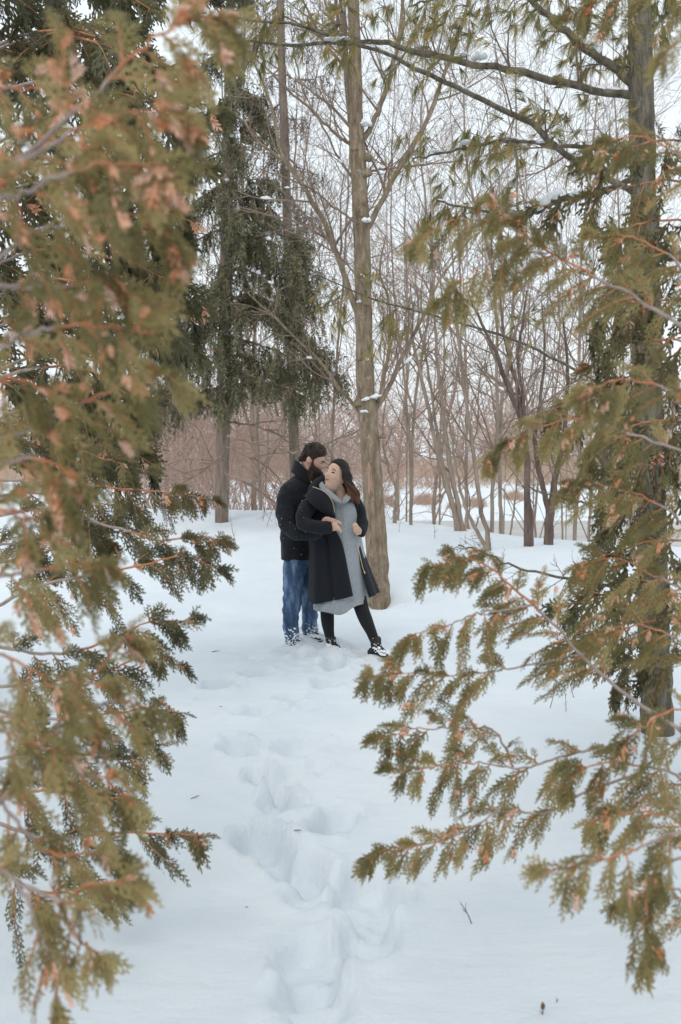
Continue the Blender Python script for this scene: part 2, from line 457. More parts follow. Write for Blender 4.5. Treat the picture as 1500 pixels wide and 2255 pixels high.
# ---- the tree beside the couple
def build_main_tree():
    rng = np.random.default_rng(11)
    bx, Yb = hit(835, 1336)
    t = thing('bare_tree', 'bare grey-brown tree with snow in its forks right beside the couple', 'tree')
    Y = Yb
    trunk = [(836, 1352, 54), (835, 1330, 51), (832, 1250, 48), (822, 1080, 45), (814, 960, 43), (805, 850, 43), (801, 700, 37), (798, 560, 36),
             (791, 400, 35), (785, 280, 33), (783, 150, 26), (778, 0, 24), (772, -200, 20), (760, -600, 10), (756, -900, 4)]
    P, R = path_px(trunk, Y, 70)
    R = R * (1 + 0.05 * rng.normal(size=R.shape))
    R[0, :3] *= [1.25, 1.12, 1.05]
    b = MB(); V, Fq = tubes(P, R, 24); b.add(V, Fq)
    for (kx, ky, kr) in [(843, 963, 6), (795, 790, 7), (790, 890, 9), (812, 350, 9), (808, 385, 8), (796, 475, 9), (800, 450, 6), (806, 670, 6), (782, 330, 7)]:
        c = at(kx, ky, Y - 0.07)                                   # branch scars and knots
        b.add(*lump(c, kr * pxs(Y) * 1.2, 0.03, kr * pxs(Y) * 1.5, kx, 0.3))
    b.build('trunk', M['bark_maple'], t)
    limbs = [
        [(822, 905, 15), (834, 888, 13), (854, 860, 11), (880, 800, 10), (902, 756, 9, .1), (918, 724, 8, .15), (942, 676, 7, .2), (960, 630, 6, .25), (990, 585, 5, .3), (1040, 520, 3, .4)],
        [(828, 892, 10), (840, 864, 9, -.02), (850, 808, 8, -.05), (857, 760, 7, -.05), (858, 700, 6, -.1), (854, 650, 6, -.1), (836, 600, 5, -.15), (850, 520, 3, -.2)],
        [(800, 918, 10), (770, 880, 8), (746, 856, 8, -.1), (718, 812, 7, -.15), (690, 780, 6, -.2), (650, 744, 5, -.3), (590, 684, 4, -.4), (540, 640, 2, -.5)],
        [(798, 718, 17), (790, 695, 15), (766, 628, 13, -.05), (750, 580, 12, -.1), (736, 548, 12, -.1), (716, 492, 11, -.15), (692, 452, 11, -.2), (668, 408, 10, -.2), (636, 364, 9, -.2), (616, 330, 8, -.2), (606, 270, 7, -.2), (590, 210, 6, -.2), (560, 140, 4, -.2)],
        [(636, 366, 6, -.2), (600, 335, 6, -.25), (570, 312, 5, -.3), (540, 270, 4, -.3), (500, 235, 3, -.3)],
        [(798, 515, 15), (812, 500, 14), (832, 460, 12), (852, 424, 12, .05), (872, 384, 11, .1), (896, 340, 11, .15), (928, 288, 10, .2), (952, 240, 10, .2), (968, 192, 9, .25), (996, 120, 8, .3), (1022, 40, 7, .4), (1050, -80, 5, .5)],
        [(795, 315, 14), (808, 296, 13), (820, 276, 12), (840, 228, 11, -.05), (860, 160, 10, -.1), (876, 100, 9, -.1), (884, 40, 8, -.1), (890, -80, 6, -.2), (910, -260, 3)],
        [(785, 330, 14), (775, 290, 14), (768, 200, 15, .05), (760, 110, 15, .08), (755, 20, 14, .1), (745, -120, 11, .2), (730, -400, 6, .3)],
        [(780, 322, 9), (764, 312, 8), (740, 296, 7, -.1), (708, 264, 6, -.15), (680, 236, 6, -.2), (640, 204, 5, -.3), (580, 144, 4, -.4), (530, 100, 2)],
        [(780, 288, 8), (768, 276, 7), (732, 236, 6, .1), (680, 196, 5, .2), (620, 156, 4, .3), (560, 120, 2.5, .4)],
        [(788, 408, 6), (776, 392, 5), (740, 336, 4.5, -.1), (708, 272, 4, -.2), (672, 208, 3.5, -.2), (648, 120, 3, -.3), (640, 20, 2, -.3)],
        [(800, 500, 6), (770, 480, 5, -.2), (735, 455, 4.5, -.3), (690, 420, 4, -.4), (640, 395, 3, -.5), (570, 370, 2, -.6)],
        [(800, 380, 6), (850, 372, 5, .2), (905, 366, 5, .3), (960, 360, 4, .4), (1030, 352, 3, .5)],
        [(803, 630, 5), (780, 600, 4.5, -.3), (740, 560, 4, -.5), (690, 530, 3, -.7), (620, 505, 2, -1)],
    ]
    LP, LR = [], []
    for i, l in enumerate(limbs):
        P_, R_ = path_px(l, Y, 28, 0.004)
        b = MB(); V, Fq = tubes(P_, R_, 9); b.add(V, Fq)
        b.build('branch', M['bark_maple'] if l[0][2] > 9 else M['twig'], t)
        LP.append(P_); LR.append(R_)
    LP = np.concatenate(LP); LR = np.concatenate(LR)
    tw = MB(); sn = MB()
    g1 = grow(LP, LR, 12, 0.34, 48, 0.16, 6, rng, 0.2, 0.5, 0.13, 0.0022)
    g2 = grow(g1[0], g1[1], 5, 0.55, 48, 0.06, 4, rng, 0.25, 0.6, 0.16, 0.0016)
    g3 = grow(g2[0], g2[1], 3, 0.6, 48, 0.04, 2, rng, 0.3, 0.7, 0.16, 0.0014)
    tp, tr = path_px(trunk, Y, 30)
    g0 = grow(tp[:, 14:24], tr[:, 14:24], 12, 0.35, 65, 0.35, 7, rng, 0.1, 0.1, 0.1, 0.003)
    g01 = grow(g0[0], g0[1], 6, 0.5, 45, 0.1, 5, rng, 0.25, 0.6, 0.16, 0.0016)
    for P_, R_ in (g1, g2, g3, g0, g01):
        V, Fq = tubes(P_, R_, 4); tw.add(V, Fq)
    snow_on(sn, g1[0], g1[1] , rng, 0.10, 1.6, 0.003)
    tw.build('twig', M['twig'], t, kind='stuff')
    sn.build('twig_snow', M['snow_clump'], t, kind='stuff')
    for k, (sx, sy, w, h) in enumerate([(818, 872, 20, 8), (803, 904, 11, 6), (806, 266, 13, 15), (809, 483, 11, 8), (807, 790, 5, 6), (792, 663, 6, 5)]):
        snow_clump(t, at(sx, sy + h * .4, Y - 0.07), w * pxs(Y), 0.055, h * pxs(Y) * 1.1, k, 0.25 if k == 0 else 0)
    # scraped patch where the bark is rubbed off
    b = MB(); n = 16
    S = np.array([[*at(811 + (k % 2) * 0, 1018 + k * 5.0, Y), 0] for k in range(n)])[:, :3]
    rr = np.interp(np.linspace(0, 1, n), [0, .15, .5, .85, 1], [1, 7, 8, 5, 1]) * pxs(Y)
    rad = 45 / 2 * pxs(Y)
    grid = []
    for k in range(n):
        cx = at(np.interp(1018 + k * 5, [960, 1080], [814, 822]), 1018 + k * 5, Y)
        row = []
        for j in range(6):
            off = (j / 5 - .5) * 2 * rr[k] * rng.uniform(.7, 1.15) - 0.035
            off = np.clip(off, -rad * .97, rad * .97)
            row.append([cx[0] + off, cx[1] - math.sqrt(rad * rad * 1.12 - off * off), cx[2]])
        grid.append(row)
    ii = np.arange(n * 6).reshape(n, 6)
    b.add(np.array(grid), np.stack([ii[:-1, :-1], ii[:-1, 1:], ii[1:, 1:], ii[1:, :-1]], -1).reshape(-1, 4))
    o = b.build('bark_scrape', noise_mat('bare_wood', [(0.42, (0.20, 0.155, 0.11)), (0.6, (0.42, 0.27, 0.20))], 45, 0.9, (1, 1, .12)), t)
    o['label'] = 'pinkish scraped patch of bark'
    # drift of snow round the foot
    return t
build_main_tree()

# ---- cedar foliage
def spray_template(seed, n_pin=11, sub=4, w=0.030, curl=0.25, broad=0.42):
    """Flat fern-like spray, length 1 along +X in the XY plane: V (n,3), quads."""
    rng = np.random.default_rng(seed)
    V, F = [], []
    def strip(p, q, w0, w1):
        d = q - p; L = np.hypot(d[0], d[1]) + 1e-9
        nx, ny = -d[1] / L, d[0] / L
        i = len(V)
        z0, z1 = p[2], q[2]
        V.extend([[p[0] + nx * w0, p[1] + ny * w0, z0], [p[0] - nx * w0, p[1] - ny * w0, z0], [q[0] - nx * w1, q[1] - ny * w1, z1], [q[0] + nx * w1, q[1] + ny * w1, z1]])
        F.append([i, i + 1, i + 2, i + 3])
    ax = lambda s: np.array([s, 0.06 * math.sin(s * 2.4), -curl * 0.25 * s * s])
    for k in range(3):
        strip(ax(k / 3), ax((k + 1) / 3), w * .6 * (1 - k * .2), w * .6 * (.8 - k * .2))
    for i in range(n_pin):
        s = 0.08 + 0.90 * i / (n_pin - 1)
        sd = 1 if i % 2 else -1
        L = broad * (1 - s) ** 0.75 * rng.uniform(.75, 1.15) + 0.09
        a = math.radians(rng.uniform(36, 52)) * sd
        p = ax(s)
        d = np.array([math.cos(a), math.sin(a), rng.normal() * .18])
        m = p + d * L * .55
        d2 = np.array([math.cos(a * .7), math.sin(a * .7), d[2] - curl * .4])
        q = m + d2 * L * .45
        strip(p, m, w * .5, w * .5); strip(m, q, w * .5, w * .28)
        ns = max(1, int(round(sub * L / broad + 1)))
        for j in range(ns):
            u = (j + .7) / (ns + .4)
            b = p + (m - p) * min(u / .55, 1) if u < .55 else m + (q - m) * ((u - .55) / .45)
            for s2 in ((1,) if j % 2 else (-1,)) if sub < 4 else (1, -1):
                a2 = a * .85 + s2 * math.radians(rng.uniform(30, 45))
                l2 = (0.11 + 0.16 * L) * (1 - .5 * u) * rng.uniform(.7, 1.2)
                strip(b, b + np.array([math.cos(a2), math.sin(a2), rng.normal() * .2 - curl * .3]) * l2, w * .46, w * .26)
    return np.array(V), np.array(F)
SPRAY = [spray_template(s, 8, 1, 0.060, broad=0.34) for s in (1, 2, 3, 4)]
SPRAY_LO = [spray_template(s, 6, 1, 0.085, broad=0.40) for s in (5, 6, 7)]
def dead_template(seed):
    rng = np.random.default_rng(seed); V, F = [], []
    for k in range(8):
        s = 0.1 + k * .1; a = math.radians(rng.uniform(15, 45)) * (1 if k % 2 else -1)
        l = rng.uniform(.25, .5) * (1.1 - .5 * s); w = rng.uniform(.045, .075)
        p = np.array([s * .8, 0, 0]); q = p + l * np.array([math.cos(a), math.sin(a), rng.normal() * .4])
        nrm = np.array([-math.sin(a), math.cos(a), rng.normal() * .5]) * w
        m = (p + q) / 2
        i = len(V)
        V.extend([p + nrm * .3, p - nrm * .3, m - nrm, q - nrm * .25, q + nrm * .25, m + nrm])
        F.extend([[i, i + 1, i + 2, i + 5], [i + 5, i + 2, i + 3, i + 4]])
    return np.array(V), np.array(F)
DEAD = [dead_template(s) for s in (1, 2, 3)]

def place(mbuf, temps, pos, axis_, sec, size, tint, rng, droop=0.0):
    """Stamp flat templates: axis along axis_, plane spanned by axis_ and sec."""
    A = norm(axis_); N = norm(np.cross(A, sec)); B = np.cross(N, A)
    pick = rng.integers(len(temps), size=len(pos))
    for k, (V, Fq) in enumerate(temps):
        m = pick == k
        if not m.any(): continue
        a, b, n, s, p = A[m], B[m], N[m], size[m], pos[m]
        W = V[None, :, 0:1] * a[:, None] + V[None, :, 1:2] * b[:, None] + V[None, :, 2:3] * n[:, None]
        W = W * s[:, None, None]
        W[..., 2] -= droop * (V[None, :, 0] ** 2) * s[:, None]
        W = W + p[:, None]
        Fa = (Fq[None] + (np.arange(m.sum()) * len(V))[:, None, None]).reshape(-1, 4)
        mbuf.add(W.reshape(-1, 3), Fa, 0, np.repeat(tint[m], len(V)))

def cedar_bough(tree, pts, Y, rng, trunk=None, r0=0.007, dens=1.0, spread=0.30, size=0.085, dead=0.10, lo=False, leaf='cedar_leaf',
                tint=(0.25, 0.85), bare=0.18, wide=0.45, snow=0.0):
    """One limb: wood spine, hanging branchlets in the spine's plane, flat sprays on them."""
    W = np.array([at(p[0], p[1], Y + (p[2] if len(p) > 2 else 0)) for p in pts])
    if trunk is not None:
        a = W[0]
        tr = np.array([trunk[0], trunk[1], a[2] - 0.25 * np.linalg.norm(a[:2] - np.array(trunk[:2])) + .05])
        W = np.vstack([tr, (tr + a) / 2 + [0, 0, .05], W])
    n = 40
    S = spline(W, n)
    S[2:-1] += rng.normal(size=(n - 3, 3)) * 0.0025
    seg = np.linalg.norm(np.diff(S, axis=0), axis=1); cum = np.concatenate([[0], np.cumsum(seg)]); L = cum[-1]
    first = np.linalg.norm(W[2] - W[0]) if trunk is not None else 0.0
    wood = MB()
    R = r0 * np.linspace(1.25 if trunk is not None else 1, 0.22, n)
    V, Fq = tubes(S[None], R[None], 7); 
    half = int(len(Fq) * 0.62)
    wood.add(V, Fq[:half], 0); wood.n -= len(V); wood.v.pop(); wood.t.pop()
    wood.v.append(V); wood.t.append(np.full(len(V), .5)); wood.n += len(V)
    wood.f.append(Fq[half:] + (wood.n - len(V))); wood.m.append(np.full(len(Fq) - half, 1, int))
    # branchlets
    Lv = L - first
    nb = max(4, int(Lv / 0.034 * dens))
    s = first + Lv * (bare + (1 - bare) * (np.arange(nb) + rng.random(nb) * .8) / nb)
    ix = np.clip(np.searchsorted(cum, s) - 1, 0, n - 2)
    w = ((s - cum[ix]) / seg[ix])[:, None]
    B0 = S[ix] * (1 - w) + S[ix + 1] * w
    T = norm(S[ix + 1] - S[ix])
    rel = (s - first) / Lv
    down = np.where(np.arange(nb) % 3 == 0, -1.0, 1.0)
    side = norm(np.cross(T, UP))
    perp = norm(np.cross(side, T))                          # upward, in the spine's vertical plane
    vert = np.abs(T[:, 2]) > 0.8
    side[vert] = rnd_perp(T[vert], rng)
    D = norm(T * rng.uniform(.5, .95, (nb, 1)) - perp * (down * rng.uniform(.45, .9, nb))[:, None] + side * rng.normal(size=(nb, 1)) * wide)
    l = spread * (0.30 + 0.70 * np.sin(np.clip(rel * 1.0 + .12, 0, 1) * math.pi) ** .8) * rng.uniform(.55, 1.1, nb) * np.where(down > 0, 1, .62)
    k = 5
    C = np.empty((nb + 1, k + 1, 3))
    C[:nb, 0] = B0; d = D
    for q in range(k):
        d = norm(d + rng.normal(size=d.shape) * .07 - UP * .14)
        C[:nb, q + 1] = C[:nb, q] + d * (l / k)[:, None]
    C[nb] = spline(S[-8:], k + 1)
    CR = np.linspace(.0024, .001, k + 1)[None] * np.ones((nb + 1, 1))
    V, Fq = tubes(C, CR * (r0 / .007) ** .5, 4); wood.add(V, Fq, 1)
    br = wood.build('branch', [M['cedar_limb'], M['cedar_twig']], tree)
    # sprays
    ns = max(4, int(round(spread / size * 3.6)))
    i = np.repeat(np.arange(nb + 1), ns)
    u = (np.tile(np.arange(ns), nb + 1) + rng.random(len(i)) * .7 + .3) / ns
    u = np.clip(u, 0, .999) * k; j = np.minimum(u.astype(int), k - 1); w = (u - j)[:, None]
    p = C[i, j] * (1 - w) + C[i, j + 1] * w
    t = norm(C[i, j + 1] - C[i, j])
    sd = np.where(np.arange(len(i)) % 2, 1., -1.)
    pl = np.concatenate([np.cross(side, D), np.cross(side[-1:], D[-1:])])[i]
    pl = norm(pl + rng.normal(size=pl.shape) * .30)
    ax_ = norm(t + pl * (sd * rng.uniform(.25, .65, len(i)))[:, None] - UP * .15)
    endf = np.where(u / k > .85, 0.2, 1.0)[:, None]
    ax_ = norm(ax_ * endf + t * (1 - endf))
    sz = size * rng.uniform(.65, 1.25, len(i)) * (1.1 - .35 * u / k)
    base = np.repeat(rng.uniform(*tint, nb + 1), ns)
    fo = MB()
    place(fo, SPRAY_LO if lo else SPRAY, p, ax_, pl + rng.normal(size=pl.shape) * .25, sz, np.clip(base + rng.normal(size=len(i)) * .1, 0, 1), rng, .25)
    fo.build('foliage', M[leaf], br, smooth=False, kind='stuff')
    nd = int(len(i) * dead)
    if nd:
        q = rng.choice(len(i), nd, replace=False)
        dm = MB()
        clus = np.repeat(q, 2)
        place(dm, DEAD, p[clus] + rng.normal(size=(len(clus), 3)) * .006, norm(ax_[clus] - UP * .4 + rng.normal(size=(len(clus), 3)) * .25),
              pl[clus], size * rng.uniform(.45, .95, len(clus)), rng.random(len(clus)), rng, .2)
        dm.build('dead_tip', M['cedar_dead'], br, smooth=False, kind='stuff')
    return br

def cedar(name, label, xy, height, r, seed):
    t = thing(name, label, 'tree')
    z0 = gz(*xy)
    rng = np.random.default_rng(seed)
    n = 24
    P = np.stack([xy[0] + .05 * np.sin(np.linspace(0, 3, n)), xy[1] + .05 * np.cos(np.linspace(0, 4, n)), np.linspace(z0 - .15, z0 + height, n)], -1)
    R = r * np.linspace(1.15, .15, n) * (1 + .05 * rng.normal(size=n))
    b = MB(); b.add(*tubes(P[None], R[None], 14)); b.build('trunk', M['bark_cedar'], t)
    return t, rng, (xy[0], xy[1])

# near cedar, its limbs reach in beside the lens
t, rng, tr = cedar('cedar_tree', 'olive cedar thick with salmon-orange dead tips, pale limbs bending over the snow', (-1.35, 1.95), 6.0, .10, 21)
near = [([(-100, 430), (60, 335), (200, 215), (320, 100), (430, 40), (520, 30)], 1.55, .17, .30),
        ([(-60, 440), (60, 350), (200, 275), (330, 245), (430, 270)], 1.50, .14, .32),
        ([(-90, 470), (60, 420), (180, 370), (290, 360), (390, 400)], 1.45, .15, .4),
        ([(-80, 600), (60, 520), (180, 480), (300, 480), (420, 560)], 1.6, .15, .22),
        ([(-80, 640), (60, 632), (180, 628), (270, 640), (340, 690)], 1.65, .15, .18),
        ([(-80, 790), (50, 740), (150, 715), (250, 720), (330, 740)], 1.55, .13, .16),
        ([(-60, 992), (40, 950), (150, 905), (220, 868), (300, 835), (385, 818)], 1.7, .14, .14),
        ([(-80, 1060), (20, 1020), (90, 1010), (150, 1040), (200, 1080)], 1.6, .13, .28),
        ([(-90, 1280), (20, 1268), (110, 1252), (190, 1245), (250, 1262)], 1.8, .14, .10),
        ([(-90, 1130), (0, 1120), (70, 1140), (120, 1190)], 1.5, .12, .25),
        ([(-80, 1850), (0, 1765), (60, 1690), (120, 1600), (180, 1530), (240, 1450), (300, 1370)], 1.85, .13, .07),
        ([(120, 1602), (200, 1560), (270, 1545), (330, 1560)], 1.85, .13, .08),
        ([(60, 1690), (140, 1690), (220, 1715), (300, 1770)], 1.75, .13, .10),
        ([(-60, 1740), (0, 1772), (60, 1835), (110, 1880), (200, 1880), (270, 1885)], 1.8, .14, .07),
        ([(-80, 1890), (20, 1930), (135, 1985), (175, 1955), (250, 1945), (315, 1965)], 1.75, .14, .09),
        ([(40, 1940), (75, 2020), (100, 2090), (120, 2160), (128, 2240)], 1.75, .11, .08),
        ([(135, 1985), (155, 2040), (190, 2080), (225, 2110)], 1.8, .10, .08),
        ([(-90, 1600), (0, 1610), (80, 1640), (150, 1660)], 1.7, .13, .1),
        ([(-90, 1420), (0, 1440), (80, 1480), (140, 1530)], 1.7, .12, .1),
        ([(-90, 160), (0, 190), (80, 195), (140, 215)], 1.9, .09, .4),
        ([(-100, 840), (0, 830), (80, 850), (160, 900)], 1.65, .13, .16)]
for pts, Y, sp, dd in near:
    cedar_bough(t, pts, Y, rng, trunk=tr if pts[0][0] < -30 else None, r0=.0050, spread=sp, size=.054, dead=dd * .8, tint=(.2, 1.0), dens=.74, wide=.25)

# second cedar a little further in
t, rng, tr = cedar('cedar_tree', 'green cedar with fine dark sprays hanging low over the open snow', (-2.55, 3.9), 6.5, .11, 22)
mid = [([(-60, 1150), (100, 1120), (250, 1160), (350, 1190), (440, 1180), (500, 1200)], 3.9, .26),
       ([(-60, 1060), (100, 1060), (250, 1075), (380, 1085), (480, 1105)], 4.1, .22),
       ([(-80, 1360), (60, 1300), (180, 1270), (290, 1250), (400, 1225), (480, 1255)], 3.7, .26),
       ([(-60, 1420), (100, 1440), (220, 1420), (330, 1370), (430, 1370)], 3.6, .26),
       ([(-60, 1520), (100, 1500), (230, 1480), (330, 1440), (400, 1470)], 3.8, .2),
       ([(-60, 1560), (100, 1585), (250, 1570), (330, 1560), (405, 1570)], 3.5, .2),
       ([(-60, 1680), (100, 1650), (250, 1670), (360, 1640)], 3.5, .26),
       ([(-60, 1800), (100, 1850), (230, 1835), (350, 1835), (465, 1840)], 3.2, .24),
       ([(-60, 1900), (80, 1960), (180, 1960), (270, 1950)], 3.2, .24),
       ([(-80, 1250), (40, 1230), (150, 1200), (260, 1150)], 4.0, .3),
       ([(-80, 960), (60, 950), (200, 1000), (330, 1040)], 4.2, .26),
       ([(-60, 1740), (60, 1740), (170, 1750), (290, 1760)], 3.4, .24),
       ([(-60, 1100), (80, 1085), (200, 1105), (320, 1125)], 4.4, .26), ([(-60, 1210), (60, 1190), (160, 1180), (250, 1200)], 4.0, .28), ([(-60, 1010), (80, 1000), (200, 1020), (300, 990)], 4.5, .26)]
for pts, Y, sp in mid:
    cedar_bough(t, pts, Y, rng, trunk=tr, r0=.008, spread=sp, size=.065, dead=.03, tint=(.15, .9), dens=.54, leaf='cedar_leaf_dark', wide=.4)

# tall dark cedar closing the view above
t, rng, tr = cedar('cedar_tree', 'tall shaded cedar with dense dark foliage pierced by specks of sky', (-2.75, 6.6), 9.0, .16, 23)
for k in range(18):
    y = -60 + k * 60
    x1 = (330 + 150 * rng.random()) if k < 14 else (230 + 130 * rng.random())
    yy = y + rng.normal() * 30
    cedar_bough(t, [(-60, yy + 30, 0), (70, yy - 25, rng.normal() * .4), (200, yy - 20, rng.normal() * .5), (x1, yy + 60, rng.normal() * .6)], 6.3 + rng.normal() * .5, rng, trunk=tr,
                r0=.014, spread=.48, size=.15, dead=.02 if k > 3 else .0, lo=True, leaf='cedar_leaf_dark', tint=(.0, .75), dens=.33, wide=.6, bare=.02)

# cedar on the other side
t, rng, tr = cedar('cedar_tree', 'cedar with a long pale limb and fern-like drooping fronds over the path', (1.95, 2.9), 6.0, .10, 24)
rb = [([(1620, 1690, -.2), (1500, 1605), (1400, 1545), (1300, 1460), (1200, 1355), (1120, 1285), (1060, 1240), (1000, 1232), (935, 1258)], 3.0, .17, 1, .42, .007),
      ([(1175, 1332), (1100, 1345), (1040, 1355), (985, 1378), (925, 1392), (882, 1430)], 3.0, .15, 0, .1, .004),
      ([(1290, 1440), (1200, 1458), (1100, 1475), (1000, 1488), (900, 1482), (800, 1490)], 3.0, .17, 0, .35, .004),
      ([(1130, 1690), (1090, 1610), (1000, 1603), (900, 1608), (820, 1630)], 3.0, .17, 0, .1, .004),
      ([(1330, 1640), (1240, 1665), (1150, 1690), (1050, 1680), (950, 1690), (858, 1695)], 2.9, .17, 0, .1, .0045),
      ([(1420, 1700), (1300, 1740), (1200, 1790), (1100, 1790), (1020, 1835), (950, 1858), (870, 1868), (800, 1888)], 2.8, .15, 0, .3, .0045),
      ([(1560, 1820), (1450, 1845), (1380, 1880), (1280, 1900), (1195, 1925)], 2.0, .11, 1, .12, .005),
      ([(1560, 1880), (1450, 1910), (1425, 1990), (1425, 2060), (1430, 2120)], 2.1, .11, 1, .2, .004),
      ([(1600, 790), (1490, 712), (1400, 655), (1300, 602), (1200, 550), (1140, 500), (1080, 450)], 2.8, .16, 1, .3, .007),
      ([(1215, 556), (1120, 560), (1040, 600), (950, 680)], 2.8, .15, 0, .1, .0035),
      ([(1160, 520), (1090, 490), (1000, 485), (900, 540)], 2.9, .14, 0, .1, .0035),
      ([(1560, 905), (1450, 850), (1350, 840), (1270, 880)], 2.2, .12, 1, .1, .004),
      ([(1580, 1010), (1400, 960), (1280, 920), (1170, 950), (1070, 1005)], 3.0, .16, 1, .2, .005),
      ([(1580, 1190), (1450, 1110), (1340, 1070), (1250, 1060)], 3.1, .18, 1, .1, .005),
      ([(1580, 1330), (1450, 1270), (1350, 1230), (1260, 1250)], 3.2, .18, 1, .1, .005),
      ([(1580, 1480), (1480, 1400), (1380, 1380), (1290, 1410)], 3.1, .18, 1, .1, .005),
      ([(1580, 1760), (1480, 1700), (1380, 1680), (1290, 1690), (1220, 1740)], 2.7, .18, 1, .05, .005),
      ([(1580, 1640), (1500, 1560), (1420, 1600), (1350, 1640)], 2.6, .16, 1, .05, .005),
      ([(1580, 1860), (1480, 1800), (1380, 1790), (1290, 1810)], 2.6, .16, 1, .05, .005),
      ([(1580, 640), (1470, 560), (1380, 520), (1310, 520)], 2.9, .17, 1, .1, .005),
      ([(1600, 60), (1500, 90), (1450, 130)], 1.9, .07, 1, .1, .004),
      ([(1600, 420), (1480, 330), (1390, 300), (1290, 330)], 3.2, .17, 1, .1, .005),
      ([(1600, 20), (1450, -20), (1340, -10), (1250, 40)], 3.3, .16, 1, .1, .005),
      ([(1580, 2010), (1490, 1960), (1420, 1960), (1370, 1990)], 2.3, .12, 1, .05, .005)]
for pts, Y, sp, rt, bare, r0 in rb:
    cedar_bough(t, pts, Y, rng, trunk=tr if rt else None, r0=r0, spread=sp * (1.3 if rt else 1.1), size=.048, dead=.05, tint=(.2, .9), dens=.82, bare=bare, wide=.28)

t, rng, tr = cedar('cedar_tree', 'cedar with dusky foliage standing in front of the lichened pine trunk', (2.55, 4.7), 7.0, .12, 25)
for k in range(14):
    y = 330 + k * 88
    x1 = 1280 + rng.normal() * 50 + (60 if k in (2, 3) else 0)
    cedar_bough(t, [(1600, y + 10), (1500, y - 20, rng.normal() * .2), (1400, y - 10, rng.normal() * .3), (x1, y + 45, rng.normal() * .3)], 4.6, rng, trunk=tr, r0=.009,
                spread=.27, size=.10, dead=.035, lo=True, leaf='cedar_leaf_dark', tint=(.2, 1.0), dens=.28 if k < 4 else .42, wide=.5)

# unseen cedars added behind and beside the camera to shade the near snow
for k, (x, y) in enumerate([(-3.6, -4.2), (3.2, -4.6), (-4.6, 1.8), (4.6, 2.2)]):
    lab = ['cedar behind the clearing with lopsided crown', 'broad cedar at the back of the clearing', 'slim cedar beside the orange-tipped cedar', 'slim cedar beside the pale-limbed cedar', 'full cedar standing across the footprint trail'][k]
    t, rng, tr = cedar('cedar_tree', lab, (x, y), 8.0, .13, 40 + k)
    for j in range(24):
        a = rng.random() * 6.283; z = gz(x, y) + 1.2 + 6.4 * (j / 24); r = 1.9 * (1 - .75 * j / 24)
        e = np.array([x + r * math.cos(a), y + r * math.sin(a), z - .25])
        if abs(e[0]) < 0.9 + 0.36 * max(e[1], 0) and e[1] > -.7: continue
        fo = MB(); S = spline(np.array([[x, y, z - .1], (np.array([x, y, z]) + e) / 2 + [0, 0, .1], e]), 10)
        wd = MB(); wd.add(*tubes(S[None], np.linspace(.02, .004, 10)[None], 5)); br = wd.build('branch', M['bark_cedar'], t)
        C, CR = grow(S[None], np.full((1, 10), .008), 13, .3, 55, -.2, 3, rng, .15)
        p = C[:, 1:].reshape(-1, 3); d = np.repeat(C[:, -1] - C[:, 0], 3, 0)
        place(fo, SPRAY_LO, p, norm(d - UP * .2), rnd_perp(norm(d), rng), np.full(len(p), .42), rng.random(len(p)), rng, .2)
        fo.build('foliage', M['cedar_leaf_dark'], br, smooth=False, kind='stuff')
# ---- pine with lichened bark
def needle_tufts(mbuf, pos, dirs, rng, n=25, L=.105, w=.0013, spread=.62):
    """Brushes of long needles."""
    m = len(pos)
    D = np.repeat(norm(dirs), n, 0)
    d = norm(D + rnd_perp(D, rng) * rng.uniform(.05, spread, (m * n, 1)) - UP * .18)
    p = np.repeat(pos, n, 0) - D * rng.uniform(0, .03, (m * n, 1))
    l = L * rng.uniform(.7, 1.15, (m * n, 1))
    s = rnd_perp(d, rng) * w
    mid = p + d * l * .5; tip = p + d * l - UP * .012
    V = np.stack([p - s, p + s, mid + s, tip, mid - s], 1).reshape(-1, 3)
    i = np.arange(m * n)[:, None] * 5
    mbuf.add(V, (i + np.array([[0, 1, 2, 4]])), 0, np.repeat(np.repeat(rng.random(m), n), 5))
    mbuf.add(V, (i + np.array([[4, 2, 3]])), 0, np.repeat(np.repeat(rng.random(m), n), 5))

